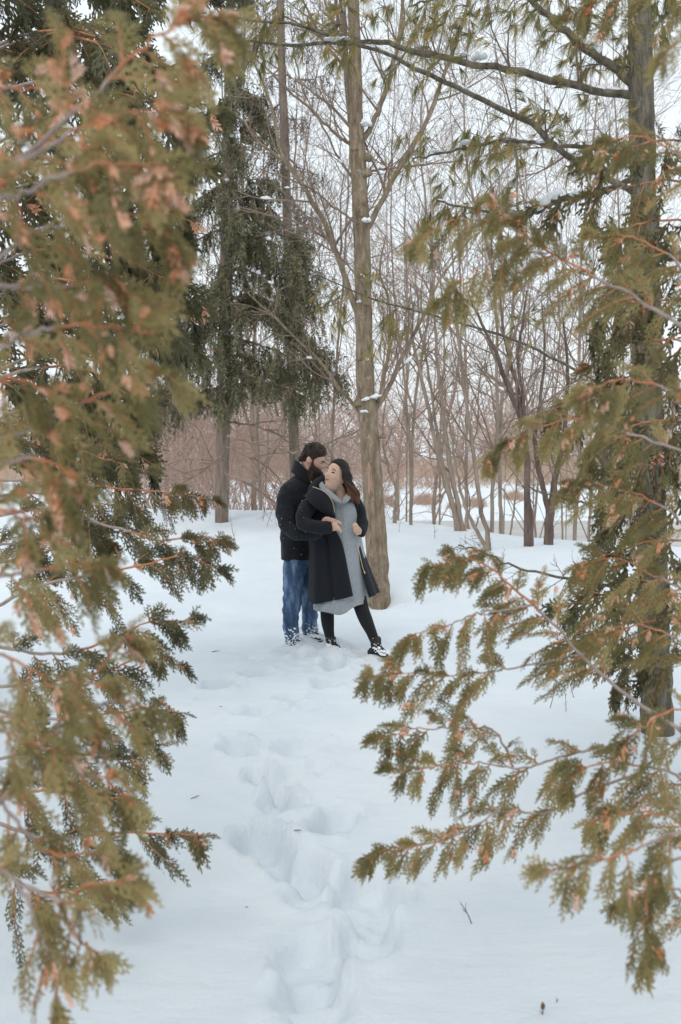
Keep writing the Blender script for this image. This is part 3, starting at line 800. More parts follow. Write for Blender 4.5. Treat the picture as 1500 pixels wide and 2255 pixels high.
def build_pine():
    rng = np.random.default_rng(31)
    Y = 6.0
    t = thing('pine_tree', 'rough-barked pine with lichened limbs, snow lumps and yellowish needle tufts', 'tree')
    zb = gz(at(1440, 1600, Y)[0], Y)
    tp = [(1452, 1690, 74), (1448, 1600, 70), (1440, 1400, 67), (1436, 1200, 66), (1430, 1000, 64), (1426, 800, 62), (1422, 600, 60), (1416, 400, 56), (1412, 200, 54), (1408, 0, 50), (1404, -250, 44), (1398, -700, 32), (1396, -1400, 12)]
    P, R = path_px(tp, Y, 80)
    P[0, 0, 2] = zb - .15
    R = R * (1 + .06 * rng.normal(size=R.shape))
    b = MB(); b.add(*tubes(P, R, 22)); b.build('trunk', M['bark_pine'], t)
    limbs = [
        [(1410, 214, 20), (1380, 208, 18), (1300, 196, 16), (1220, 176, 16), (1140, 156, 15), (1060, 144, 14), (980, 124, 13), (900, 110, 12), (840, 94, 11), (780, 94, 9), (712, 96, 8), (608, 97, 6), (540, 90, 4)],
        [(1412, 205, 20), (1390, 185, 19), (1352, 148, 18), (1300, 116, 17), (1252, 76, 16), (1212, 36, 14), (1172, 0, 13), (1120, -70, 10), (1040, -160, 6)],
        [(1418, 440, 14), (1350, 400, 14), (1280, 360, 14), (1232, 332, 13), (1212, 312, 13), (1180, 276, 13), (1116, 244, 12), (1068, 220, 11), (1020, 200, 11), (960, 172, 10), (900, 140, 9), (820, 108, 8), (756, 92, 8), (712, 72, 7), (632, 52, 6), (552, 44, 5), (490, 28, 4)],
        [(1420, 380, 14, .1), (1330, 420, 13, .3), (1240, 436, 12, .4), (1200, 456, 11, .4), (1160, 478, 10, .4), (1120, 474, 9, .4), (1040, 460, 6, .4), (960, 440, 4, .4)],
        [(1416, 330, 12, .1), (1330, 330, 11, .4), (1240, 322, 10, .6), (1140, 312, 9, .7), (1060, 318, 8, .7), (980, 336, 6, .7), (910, 350, 4, .7)],
        [(1412, 120, 12), (1440, 60, 12, .1), (1480, 20, 10, .2), (1540, -40, 8, .3)],
        [(1428, 900, 7), (1330, 850, 7, .5), (1240, 800, 7, .8), (1120, 745, 7, 1.0), (1000, 705, 6, 1.1), (900, 680, 5, 1.2), (800, 650, 4, 1.2), (700, 605, 3, 1.2)],
        [(1440, 1130, 6), (1340, 1120, 5, -.3), (1250, 1100, 4, -.4), (1150, 1070, 3, -.4)],
        [(1440, 1300, 8), (1340, 1290, 7, -.2), (1240, 1270, 6, -.3), (1140, 1250, 5, -.3), (1060, 1215, 4, -.3), (1010, 1200, 3, -.3)],
        [(1440, 1420, 6), (1340, 1420, 5, .2), (1250, 1410, 4, .3), (1230, 1418, 3, .3)],
        [(1406, -60, 14), (1330, -90, 13, .3), (1200, -70, 10, .5), (1080, -30, 8, .6), (980, -10, 6, .6), (900, 15, 4, .6)],
    ]
    LP, LR = [], []
    for l in limbs:
        P_, R_ = path_px(l, Y, 32, .005)
        b = MB(); b.add(*tubes(P_, R_, 10)); b.build('branch', M['bark_pine'], t)
        LP.append(P_); LR.append(R_)
    LP, LR = np.concatenate(LP), np.concatenate(LR)
    tw = MB()
    g1 = grow(LP, LR, 16, .17, 52, -.02, 5, rng, .12, .35, .12, .0022)
    g2 = grow(g1[0], g1[1], 6, .6, 45, -.05, 4, rng, .25, .6, .14, .0016)
    for a in (g1, g2): tw.add(*tubes(a[0], a[1], 4))
    tw.build('twig', M['twig'], t, kind='stuff')
    sn = MB(); snow_on(sn, LP[:6], LR[:6], rng, .22, .55); sn.build('branch_snow', M['snow_clump'], t, kind='stuff')
    nd = MB()
    sel = rng.random(len(g2[0])) < .95
    e = g2[0][sel]; e = e[e[:, -1, 2] > 2.35]
    needle_tufts(nd, e[:, -1], e[:, -1] - e[:, -2] - UP * .02, rng)
    extra = [(960, 40), (940, 65), (1010, 55), (1035, 75), (1000, 85), (930, 110), (975, 20), (1040, 25), (1075, 40), (560, 40), (590, 70), (545, 95), (615, 40), (575, 110), (1190, 260), (1215, 250),
             (1130, 320), (1225, 300), (1160, 230), (1290, 215), (1240, 255), (1170, 15), (1130, 30), (1400, 50), (1395, 230), (1050, 310), (1100, 345), (1145, 55), (690, 40), (820, 40), (860, 20), (745, 20), (1340, 60), (1200, 95)]
    pos = np.array([at(x + rng.normal() * 8, y + rng.normal() * 8, Y + rng.normal() * .15) for x, y in extra for _ in range(5)])
    needle_tufts(nd, pos, rng.normal(size=pos.shape) * .5 - UP * .5 - np.array([.4, 0, 0]), rng)
    nd.build('foliage', M['pine_leaf'], t, smooth=False, kind='stuff')
    st = MB(); q = pos[::5]; idx = np.argmin(((q[:, None] - LP.reshape(-1, 3)[None]) ** 2).sum(-1), 1)
    a = LP.reshape(-1, 3)[idx]
    mid = (a + q) / 2 + rng.normal(size=q.shape) * .02
    st.add(*tubes(np.stack([a, mid, q], 1), np.tile([.005, .0035, .002], (len(q), 1)), 5)); st.build('tuft_stem', M['twig'], t, kind='stuff')
    for k, (x, y, w, h, dy, tl) in enumerate([(1300, 96, 26, 17, 0, -.6), (1055, 122, 14, 12, 0, 0), (1025, 120, 12, 6, 0, 0), (1215, 430, 20, 16, .38, .5), (1175, 458, 22, 9, .38, .3), (1130, 462, 16, 8, .38, 0), (725, 88, 18, 4, 0, 0),
                                       (760, 86, 14, 4, 0, 0), (1270, 424, 20, 8, .3, .1), (1040, 311, 24, 6, .7, 0), (1120, 303, 20, 6, .7, 0), (1200, 310, 22, 6, .65, 0), (960, 332, 14, 5, .7, 0)]):
        snow_clump(t, at(x, y + h * .3, Y + dy), w * pxs(Y) * 1.1, .035, h * pxs(Y) * 1.2, 50 + k, tl)
    return t
build_pine()

# ---- spruces with hanging branchlets
def spruce(label, px, base_py, w, top_px, seed, limbs, dens=1.0, leaf='spruce_leaf', strand=.34, auto=0, needle=1.0, bark='bark_spruce', lowest=1000, autolen=(70, 200), Yforce=None):
    rng = np.random.default_rng(seed)
    x, Y = hit(px, base_py)
    if Yforce: Y = Yforce
    t = thing('spruce_tree', label, 'tree')
    zb = gz(at(px, base_py, Y)[0], Y)
    pts = [(px, base_py, w * 1.12), (px + (top_px - px) * .3, base_py * .7, w), (px + (top_px - px) * .7, base_py * .3, w * .85), (top_px, 0, w * .72), (top_px, -700, w * .4), (top_px, -1500, w * .1)]
    P, R = path_px(pts, Y, 50); P[0, 0, 2] = zb - .2
    R = R * (1 + .04 * rng.normal(size=R.shape))
    b = MB(); b.add(*tubes(P, R, 16)); b.build('trunk', M[bark], t)
    allL = [np.array([at(p[0], p[1], Y + (p[2] if len(p) > 2 else 0)) for p in l]) for l in limbs]
    for k in range(auto):
        py = lowest - (lowest + 500) * (k + rng.random()) / auto
        cx = np.interp(py, [0, base_py], [top_px, px])
        a = rng.random() * 6.283; L = rng.uniform(*autolen) * (1 - .3 * (lowest - py) / 1500)
        o = at(cx, py, Y); s = pxs(Y)
        e = o + np.array([math.cos(a) * L * s, math.sin(a) * L * s, -L * s * .22])
        allL.append(np.stack([o, (o + e) / 2 - [0, 0, L * s * .10], e]))
    fo, tw, sn = MB(), MB(), MB()
    for W in allL:
        S = spline(W, 18); S[1:-1] += rng.normal(size=(16, 3)) * .008
        L = np.linalg.norm(np.diff(S, axis=0), axis=1).sum()
        rr = np.linspace(.012 + .008 * L, .003, 18)
        b = MB(); b.add(*tubes(S[None], rr[None], 6)); b.build('branch', M[bark], t)
        g = grow(S[None], rr[None], max(4, int(L * 7)), .26, 60, -.1, 4, rng, .15, .5, .1, .002)
        tw.add(*tubes(g[0], g[1], 4))
        snow_on(sn, S[None], rr[None], rng, .14, 2.2)
        src = np.concatenate([S[1:][None].repeat(2, 0).reshape(-1, 3), g[0][:, 1:].reshape(-1, 3)])
        n = int(L * 85 * dens)
        p0 = src[rng.integers(len(src), size=n)] + rng.normal(size=(n, 3)) * .03
        k = 5
        ln = strand * rng.uniform(.4, 1.2, n)
        C = np.empty((n, k + 1, 3)); C[:, 0] = p0
        d = norm(rng.normal(size=(n, 3)) * .45 + norm(S[-1] - S[0]) * .35 - UP * .75)
        for q in range(k):
            d = norm(d - UP * .45 + rng.normal(size=d.shape) * .06)
            C[:, q + 1] = C[:, q] + d * (ln / k)[:, None]
        tw.add(*tubes(C[:, ::5], np.tile([.003, .0018], (n, 1)), 3))
        m = max(6, int(15 * needle))
        i = np.repeat(np.arange(n), m); u = rng.random(len(i)) * k * .999; j = u.astype(int); w_ = (u - j)[:, None]
        p = C[i, j] * (1 - w_) + C[i, j + 1] * w_
        T = norm(C[i, j + 1] - C[i, j])
        dd = norm(T * .7 + rnd_perp(T, rng) * .8)
        l = .07 * rng.uniform(.6, 1.2, (len(i), 1)); sd = rnd_perp(dd, rng) * .0095
        V = np.stack([p - sd, p + sd, p + dd * l], 1).reshape(-1, 3)
        fo.add(V, np.arange(len(i) * 3).reshape(-1, 3), 0, np.repeat(np.clip(np.repeat(rng.random(n) * .7, m) + rng.random(len(i)) * .3, 0, 1), 3))
    tw.build('twig', M['twig'], t, kind='stuff')
    fo.build('foliage', M[leaf], t, smooth=False, kind='stuff')
    if sn.n: sn.build('branch_snow', M['snow_clump'], t, kind='stuff')
    return t, Y

s1 = [[(505, 540), (560, 520, -.3), (620, 545, -.5), (665, 600, -.6)], [(503, 590), (560, 600, -.3), (610, 640, -.5), (645, 700, -.5)], [(500, 660), (550, 650, .3), (600, 670, .5), (640, 720, .5)],
      [(498, 740), (560, 755, -.2), (640, 785, -.4), (710, 815, -.5), (765, 830, -.6)], [(496, 780), (550, 790, .2), (620, 815, .3), (700, 850, .3)], [(494, 800), (560, 830, -.6), (620, 850, -.8), (670, 870, -.9)],
      [(505, 500), (450, 520, -.2), (400, 560, -.3), (360, 600, -.4)], [(500, 640), (450, 660, -.2), (390, 700, -.4), (330, 760, -.5)], [(496, 790), (440, 810, -.2), (380, 840, -.3), (300, 880, -.4)],
      [(494, 850), (430, 870, .3), (370, 900, .4), (310, 930, .5)], [(498, 700), (440, 720, -.5), (400, 770, -.7), (370, 800, -.9)], [(510, 240), (450, 260, -.2), (400, 310, -.3)], [(510, 200), (560, 240, .2), (600, 290, .2)],
      [(508, 330), (450, 350, 0), (390, 400, .2)], [(506, 420), (560, 430, .2), (610, 470, .3)], [(506, 400), (450, 430, -.3), (400, 470, -.5)], [(510, 120), (460, 130, 0), (420, 180, 0)],
      [(500, 690), (580, 690, -.3), (660, 730, -.5), (730, 790, -.6)], [(503, 600), (580, 570, .2), (650, 600, .3), (700, 660, .3)], [(505, 470), (570, 460, -.2), (630, 500, -.3), (670, 550, -.3)]]
s1 += [[(508, y, 0), (508 + dx, y + 15, -.4), (506 + dx * 2, y + 55, -.85)] for y, dx in ((120, 8), (210, -12), (300, 14), (390, -10), (480, 12), (570, -14), (650, 10), (730, -12), (800, 12), (850, -10))]
spruce('dark spruce with weeping boughs hanging to the height of the man', 488, 1150, 28, 508, 61, s1, 1.55, strand=.42, auto=12, lowest=860, autolen=(60, 150))
# thin-crowned spruce just behind the man
spruce('thin-crowned spruce whose slim trunk rises directly behind the man', 652, 1128, 22, 618, 62, [], .6, 'spruce_thin', .40, auto=34, needle=.45, lowest=820, autolen=(60, 160), Yforce=17.0)
# bare lower limbs between those two trunks
def low_limbs():
    rng = np.random.default_rng(77)
    t = thing('fallen_branch', 'tangle of dry leafless boughs sagging onto the snow behind the man', 'branch')
    for pts in [[(500, 985), (560, 1010), (610, 1050), (640, 1100)], [(495, 1000), (440, 1040), (380, 1070), (300, 1090)], [(500, 960), (560, 975), (620, 990), (700, 1005)], [(492, 1040), (540, 1060), (580, 1085), (620, 1125)],
                [(500, 1010), (450, 1020), (400, 1010), (330, 1050)], [(640, 1000), (700, 985), (760, 960), (790, 950)], [(500, 930), (570, 940), (640, 975), (700, 1020)]]:
        P, R = path_px([(x, y, 6 - 4 * i / 3, rng.normal() * .4) for i, (x, y) in enumerate(pts)], 15.2, 16, .01)
        b = MB(); b.add(*tubes(P, R, 6))
        g1 = grow(P, R, 12, .42, 45, -.05, 5, rng, .15, .6, .14, .003); g2 = grow(g1[0], g1[1], 3, .5, 40, 0, 4, rng, .2, .7, .14, .0025)
        b.add(*tubes(g1[0], g1[1], 4)); b.add(*tubes(g2[0], g2[1], 3))
        b.build('bough', M['twig'], t)
low_limbs()

# ---- leafless trees, saplings and thickets
def bare_tree(name, label, stems, Y, seed, bark='bark_sapling', l1=(8, .38), l2=(5, .5), l3=(3, .5), twig=.0022, group=None, snow=0, upness=.25, twmat='twig', t0=.25, sides=10, part='trunk', base=None):
    rng = np.random.default_rng(seed)
    t = thing(name, label, 'tree', group)
    tw, sn = MB(), MB()
    for s in stems:
        P, R = path_px(s, Y, 30, .006 * Y / 14)
        P[0, 0, 2] = min(P[0, 0, 2], gz(P[0, 0, 0], P[0, 0, 1]) - .1)
        b = MB(); b.add(*tubes(P, R, sides)); b.build(part, M[bark], t)
        g1 = grow(P, R, l1[0], l1[1], 50, upness, 7, rng, t0, .5, .15, twig * 1.6)
        g2 = grow(g1[0], g1[1], l2[0], l2[1], 42, .12, 5, rng, .2, .6, .14, twig)
        tw.add(*tubes(g1[0], g1[1], 5 if Y < 20 else 4)); tw.add(*tubes(g2[0], g2[1], 4 if Y < 20 else 3))
        if l3[0]:
            g3 = grow(g2[0], g2[1], l3[0], l3[1], 48, .04, 2, rng, .25, .7, .16, twig * .8); tw.add(*tubes(g3[0], g3[1], 3))
        if snow:
            snow_on(sn, P, R, rng, snow, 1.0); snow_on(sn, g1[0], g1[1], rng, snow * .4, 1.6)
    tw.build('twig', M[twmat], t, kind='stuff')
    if sn.n: sn.build('branch_snow', M['snow_clump'], t, kind='stuff')
    return t

def gY(px, py):
    return hit(px, py, 8, 40)[1]
Ys = gY(1010, 1170)
bare_tree('sapling_clump', 'clump of slender tan stems fanning from the snowy crest', [
    [(1010, 1172, 13), (1000, 1120, 12), (980, 1060, 11), (965, 1000, 10), (950, 930, 9), (935, 860, 8), (915, 780, 7), (900, 690, 6), (895, 600, 4), (890, 480, 2)],
    [(1018, 1172, 12), (1010, 1120, 11), (995, 1050, 11), (985, 980, 10), (975, 900, 9), (965, 820, 8), (960, 740, 6), (955, 650, 5), (960, 540, 3)],
    [(1005, 1170, 8), (995, 1100, 7), (970, 1000, 7), (955, 900, 6), (940, 800, 5), (925, 720, 4), (915, 600, 2)],
    [(1026, 1172, 6), (1028, 1100, 5), (1027, 1000, 5), (1026, 900, 4), (1024, 760, 3)]], Ys, 81, l1=(7, .28))
Ys2 = gY(1078, 1212)
bare_tree('sapling', 'pale crooked sapling pair leaning apart from one foot', [
    [(1078, 1216, 13), (1074, 1180, 11), (1060, 1120, 10), (1050, 1050, 9), (1040, 980, 9), (1025, 880, 8), (1015, 780, 7), (1005, 700, 6), (1000, 600, 4), (985, 500, 2)],
    [(1076, 1216, 10), (1062, 1190, 9), (1040, 1150, 8), (1022, 1110, 7), (1010, 1060, 6), (1000, 1000, 5), (985, 900, 3)]], Ys2, 82, l1=(7, .28))
Ys3 = gY(1168, 1202)
bare_tree('bare_tree', 'dark twin-stemmed shrubby tree carrying clumps of snow on its upper stems', [
    [(1168, 1206, 16), (1166, 1150, 15), (1162, 1080, 14), (1160, 1000, 13), (1150, 930, 12), (1130, 880, 11), (1110, 830, 10), (1095, 780, 8), (1075, 740, 7), (1050, 690, 5), (1030, 640, 3)],
    [(1162, 1080, 11), (1160, 1020, 10), (1150, 960, 10), (1145, 900, 10), (1140, 850, 9), (1125, 800, 8), (1110, 740, 7), (1105, 680, 5), (1100, 600, 3)],
    [(1160, 990, 9), (1155, 930, 9), (1150, 860, 8), (1140, 790, 7), (1150, 720, 6), (1160, 640, 4)]], Ys3, 83, 'bark_dark', snow=.5, l1=(9, .34))
bare_tree('bare_tree', 'dark forked tree with peeling bark next to the twin-stemmed one', [
    [(1208, 1208, 22), (1210, 1150, 20), (1215, 1110, 17), (1222, 1060, 13), (1235, 1000, 11), (1245, 920, 9), (1250, 820, 7), (1240, 700, 4)],
    [(1213, 1140, 15), (1200, 1090, 12), (1185, 1030, 11), (1180, 960, 9), (1190, 880, 7), (1200, 780, 5), (1195, 680, 3)]], Ys3 + .3, 84, 'bark_dark', snow=.25, l1=(9, .34))
bare_tree('bare_tree', 'short brown tree at the water edge below the cedar', [[(1325, 1225, 18), (1328, 1150, 16), (1325, 1080, 13), (1335, 1000, 10), (1330, 900, 7), (1340, 760, 3)]], gY(1325, 1210), 85, 'bark_dark', l1=(9, .34))
bare_tree('sapling', 'thin curved sapling rising from behind the bare tree beside the couple', [[(868, 1150, 8), (872, 1110, 8), (872, 1075, 7), (858, 1040, 6), (848, 1000, 5), (843, 960, 4), (850, 880, 3)], [(872, 1080, 4), (880, 1010, 3), (915, 930, 2)]], gY(868, 1152), 86, l1=(6, .4))
bare_tree('spruce_pole', 'short slim dead trunk half hidden by hanging cedar sprays', [[(258, 1162, 12), (258, 1110, 11), (257, 1040, 9), (258, 940, 7), (256, 800, 4)]], gY(258, 1162), 87, 'bark_spruce', l1=(6, .3), l3=(0, 0))
# three trunks further back on the flat
for k, (x, w, lab) in enumerate([(366, 12, 'narrow straight far trunk, slimmest of three in the open snow'), (387, 17, 'straight far trunk, middle one of three in the open snow'), (405, 13, 'straight far trunk next to a leaning dry bough')]):
    bare_tree('bare_tree', lab, [[(x, 1116, w), (x + 1, 1050, w * .95), (x + 2, 900, w * .85), (x + 6, 600, w * .6), (x + 8, 200, w * .3)]], 30, 90 + k, 'bark_spruce', l1=(14, .2), l2=(5, .5), l3=(3, .5), twig=.006, group='trunks on the far flat', t0=.3)
# tall bare trees behind, whose fine twigs fill the sky
back = [(560, 1110, 24, 16, 540), (700, 1090, 28, 14, 720), (905, 1140, 20, 11, 880), (1090, 1150, 23, 13, 1130), (1180, 1150, 26, 12, 1160), (1290, 1150, 22, 14, 1330), (960, 1120, 34, 12, 990), (1040, 1120, 40, 12, 1010),
        (640, 1080, 40, 12, 660), (450, 1085, 36, 12, 430), (820, 1085, 38, 12, 850), (1390, 1120, 30, 14, 1420), (200, 1085, 34, 14, 230), (740, 1075, 50, 9, 700), (560, 1075, 46, 9, 590), (880, 1075, 50, 9, 930), (1120, 1100, 46, 9, 1090), (1240, 1100, 44, 9, 1270)]
BACK = ['tall leafless tree just behind the drooping spruce', 'leafless tree seen between the spruce and the bare trunk', 'slim leafless tree close past the bare trunk', 'leafless tree at the top of the pond slope',
        'leafless tree behind the snow-laden twin-stemmed tree', 'leafless tree seen through the cedar fronds by the pine', 'thin leafless tree down the slope behind the tan stems', 'thin leafless tree low on the slope by the pond ice',
        'far leafless tree beyond the thin-crowned spruce', 'far leafless tree beside the three straight trunks', 'far leafless tree lined up behind the bare trunk', 'stout leafless tree behind the lichened pine', 'far leafless tree behind the shaded cedar',
        'spindly leafless tree out on the flat past the couple', 'spindly leafless tree out on the flat past the spruce', 'spindly leafless tree on the pond shore past the bare trunk', 'spindly leafless tree on ice edge behind the dark forked tree', 'spindly leafless tree on ice edge behind the short brown tree']
for k, (x, y, Y, w, tx) in enumerate(back):
    rng = np.random.default_rng(200 + k)
    z = gz((x - 750) * pxs(Y), Y)
    py0 = 1010 + (CAM_H - z) / pxs(Y)
    top = 1010 - (9 + 4 * rng.random()) / pxs(Y)
    w = w * (.75 if k % 3 == 0 else .5)
    st = [(x, py0, w), (x + rng.normal() * 9, py0 * .8 + top * .2, w * .85), (x + (tx - x) * .5 + rng.normal() * 28, py0 * .5 + top * .5, w * .6), (tx, top, w * .15)]
    s2 = [(x + (tx - x) * .3, py0 * .7 + top * .3, w * .5), (x * 1.3 - tx * .3 + rng.normal() * 50, py0 * .45 + top * .55, w * .35), (x * 2 - tx, top + 60, w * .1)]
    tw = max(.0035, .00035 * Y)
    bare_tree('bare_tree', BACK[k], [st, s2], Y, 300 + k, 'bark_sapling', l1=(20, .34), l2=(7, .5), l3=(2, .6), twig=tw * .5,
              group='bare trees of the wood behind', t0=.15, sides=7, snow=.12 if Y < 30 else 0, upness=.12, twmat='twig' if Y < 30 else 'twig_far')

# thin trees on the crest whose crooked twigs web the sky
for k, (x, Y, w, lean, lab) in enumerate([(575, 19, 8, -60, 'crooked young tree between the two spruces'), (905, 16.5, 8, 40, 'crooked young tree on the crest between trunk and tan stems'), (1105, 15.5, 9, -50, 'crooked young tree on the crest beside the pale sapling pair'),
                                       (1265, 14.5, 9, 60, 'crooked young tree on the crest near the dark forked tree'), (730, 18.5, 7, 30, 'crooked young tree hidden low behind the woman')]):
    rng = np.random.default_rng(1200 + k)
    z = gz((x - 750) * pxs(Y), Y); py0 = 1010 + (CAM_H - z) / pxs(Y)
    st = [(x, py0, w), (x + lean * .2, py0 - 250, w * .85), (x + lean * .6 + rng.normal() * 20, py0 - 560, w * .7), (x + lean + rng.normal() * 30, py0 - 850, w * .5), (x + lean * 1.3, py0 - 1250, w * .2)]
    bare_tree('young_tree', lab, [st], Y, 1300 + k, 'bark_sapling', l1=(26, .36), l2=(9, .5), l3=(3, .55), twig=.0034, t0=.22, sides=7, upness=.06, snow=.1)

# thicket beyond the pond and the far flat: one mass
def thicket():
    rng = np.random.default_rng(500)
    b = MB()
    n = 250
    y = rng.uniform(74, 130, n); x = rng.uniform(-.5, .5, n) * (y * .95)
    z = ground_z(x, y)
    h = rng.uniform(3.5, 13, n) * np.interp(y, [74, 95], [.5, 1])
    k = 6
    st = 3
    i = np.repeat(np.arange(n), st)
    C = np.empty((len(i), k + 1, 3)); C[:, 0] = np.stack([x, y, z - .2], -1)[i] + rng.normal(size=(len(i), 3)) * [.5, .5, 0]
    d = norm(rng.normal(size=(len(i), 3)) * [.38, .38, 0] + UP)
    for q in range(k):
        d = norm(d + rng.normal(size=d.shape) * .17 + UP * .03)
        C[:, q + 1] = C[:, q] + d * (h[i] / k)[:, None]
    R = (.028 + .006 * h[i])[:, None] * np.linspace(1, .3, k + 1)
    b.add(*tubes(C, R, 3))
    g1 = grow(C, R, 7, .42, 58, .10, 3, rng, .1, .55, .14, .026); b.add(*tubes(g1[0], g1[1], 3))
    g2 = grow(g1[0], g1[1], 5, .5, 45, .12, 1, rng, .1, .6, .12, .020); b.add(*tubes(g2[0], g2[1], 3))
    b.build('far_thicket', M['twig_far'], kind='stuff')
    # tan reeds standing along the far shore
    b = MB(); n = 26000
    y = rng.uniform(69, 92, n) ; x = rng.uniform(-.45, .45, n) * y
    keep = (vnoise(x * .25, y * .3) + .25 * (y - 75) / 10) > .0
    x, y = x[keep], y[keep]; z = ground_z(x, y)
    hh = rng.uniform(.6, 1.9, len(x))
    p = np.stack([x, y, z], -1); q = p + np.stack([rng.normal(size=len(x)) * .25, rng.normal(size=len(x)) * .2, np.ones(len(x))], -1) * hh[:, None]
    s = np.stack([np.full(len(x), .02), np.zeros(len(x)), np.zeros(len(x))], -1)
    b.add(np.stack([p - s, p + s, q], 1).reshape(-1, 3), np.arange(len(x) * 3).reshape(-1, 3))
    b.build('reed_bed', M['reed'], smooth=False, kind='stuff')
thicket()

# arching brush in the hollow just past the crest: one tangle
def brush():
    rng = np.random.default_rng(808); b = MB(); n = 88
    y = rng.uniform(20, 38, n); x = np.where(rng.random(n) < 2, rng.uniform(-.22, .045, n), rng.uniform(.045, .22, n)) * y
    i = np.repeat(np.arange(n), 4); k = 6
    C = np.empty((len(i), k + 1, 3)); C[:, 0] = np.stack([x, y, ground_z(x, y) - .1], -1)[i] + rng.normal(size=(len(i), 3)) * [.3, .3, 0]
    L = rng.uniform(2.0, 5.2, len(i)); az = rng.random(len(i)) * 6.283
    out = np.stack([np.cos(az), np.sin(az), 0 * az], -1); d = norm(out * .35 + UP)
    for q in range(k):
        C[:, q + 1] = C[:, q] + d * (L / k)[:, None]
        d = norm(d + out * .16 - UP * .10 + rng.normal(size=d.shape) * .10)
    R = np.linspace(.016, .005, k + 1)[None] * rng.uniform(.6, 1.3, (len(i), 1)); b.add(*tubes(C, R, 3))
    g1 = grow(C, R, 7, .38, 50, .0, 3, rng, .2, .6, .14, .005); b.add(*tubes(g1[0], g1[1], 3))
    g2 = grow(g1[0], g1[1], 2, .55, 50, .0, 2, rng, .2, .7, .14, .004); b.add(*tubes(g2[0], g2[1], 3))
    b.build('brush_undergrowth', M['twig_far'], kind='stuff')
brush()

# dry tussocks on the white bank
for k, (x, y, w, hgt, lab) in enumerate([(935, 1100, 45, 26, 'spiky brown tussock on the white bank past the couple'), (1050, 1106, 30, 22, 'low rounded tussock behind the tan stems'), (1000, 1110, 22, 14, 'small tussock between the tan stems and the bare tree'),
                                         (858, 1105, 16, 24, 'upright tussock close beside the bare trunk'), (1135, 1090, 40, 20, 'wide tussock under the snow-laden dark tree')]):
    rng = np.random.default_rng(600 + k)
    x0, Y = hit(x, y + 8, 40, 90)
    s = pxs(Y); n = 420
    b = MB()
    p = np.stack([x0 + rng.normal(size=n) * w * s * .30, Y + rng.normal(size=n) * w * s * .3, np.zeros(n)], -1); p[:, 2] = ground_z(p[:, 0], p[:, 1]) - .05
    q = p + np.stack([rng.normal(size=n) * .35, rng.normal(size=n) * .3, np.ones(n)], -1) * (hgt * s * rng.uniform(.5, 1.1, n))[:, None]
    sd = np.array([.022, 0, 0])
    b.add(np.stack([p - sd, p + sd, q], 1).reshape(-1, 3), np.arange(n * 3).reshape(-1, 3))
    tag(b.build('dry_tussock', M['reed'], smooth=False), lab, 'grass tuft', 'tussocks on the far bank')

# stems and dropped twigs in the near snow
M['litter'] = noise_mat('litter', [(0.3, (.10, .06, .045)), (0.7, (.22, .13, .10))], 20, .9)
lit = [(420, 1765, 26, .9, 'reddish dropped twig lying beside the footprints'), (466, 1437, 18, .1, 'little forked twig standing in the snow near the man'), (1043, 2040, 62, 1.9, 'lone forked grass stem sticking up from the open snow'),
       (1195, 2238, 30, 1.57, 'short seed-headed stalk at the edge of the open snow'), (1225, 2215, 22, 1.57, 'bare stub of a stalk near the seed-headed one'), (648, 1840, 18, -.5, 'pale curled leaf scrap inside the trampled trail'),
       (1247, 1570, 48, 1.6, 'dark straight stalk under the fern-like fronds'), (1210, 1560, 90, 1.3, 'tall thin weed with seed specks under the fronds'), (1265, 1540, 100, 1.8, 'long leaning weed stem under the fronds'),
       (1180, 1500, 70, 1.5, 'wispy weed in the snow past the fronds'), (522, 1205, 70, 1.75, 'thin dry stem in the snow behind the man'), (958, 1185, 40, 1.6, 'small weed on the snowy crest beside the tan stems'),
       (880, 1172, 26, 1.5, 'short weed in the snow behind the bare trunk'), (540, 2005, 8, .6, 'tiny bark crumb in the smooth snow'), (483, 1557, 7, .4, 'tiny red bud scale near the first footprint')]
for k, (x, y, ln, a, lab) in enumerate(lit):
    rng = np.random.default_rng(700 + k)
    x0, Y = hit(x, y); s = pxs(Y); L = ln * s
    z = gz(x0, Y)
    flat = abs(a) < 1
    d = np.array([math.cos(a), .4 * math.sin(a), .12]) if flat else np.array([math.cos(a), .15, math.sin(a)])
    o = np.array([x0, Y, z - (.0 if flat else .02)])
    P = np.stack([o, o + d * L * .5 + rng.normal(size=3) * L * .04, o + d * L + rng.normal(size=3) * L * .06])
    P = spline(P, 8)[None]
    R = np.linspace(.0032, .0014, 8)[None] * (1.2 if Y > 7 else .8)
    b = MB(); b.add(*tubes(P, R, 5))
    g_ = grow(P, R, 5, .35, 45, 0 if flat else .1, 3, rng, .3, .7, .1, .0012); b.add(*tubes(g_[0], g_[1], 4))
    if k in (3, 7): b.add(*lump(P[0, -1], .008, .008, .016, k, .3, sub=1))
    tag(b.build('dry_weed' if not flat else 'dropped_twig', M['litter']), lab, 'twig' if flat else 'stem')

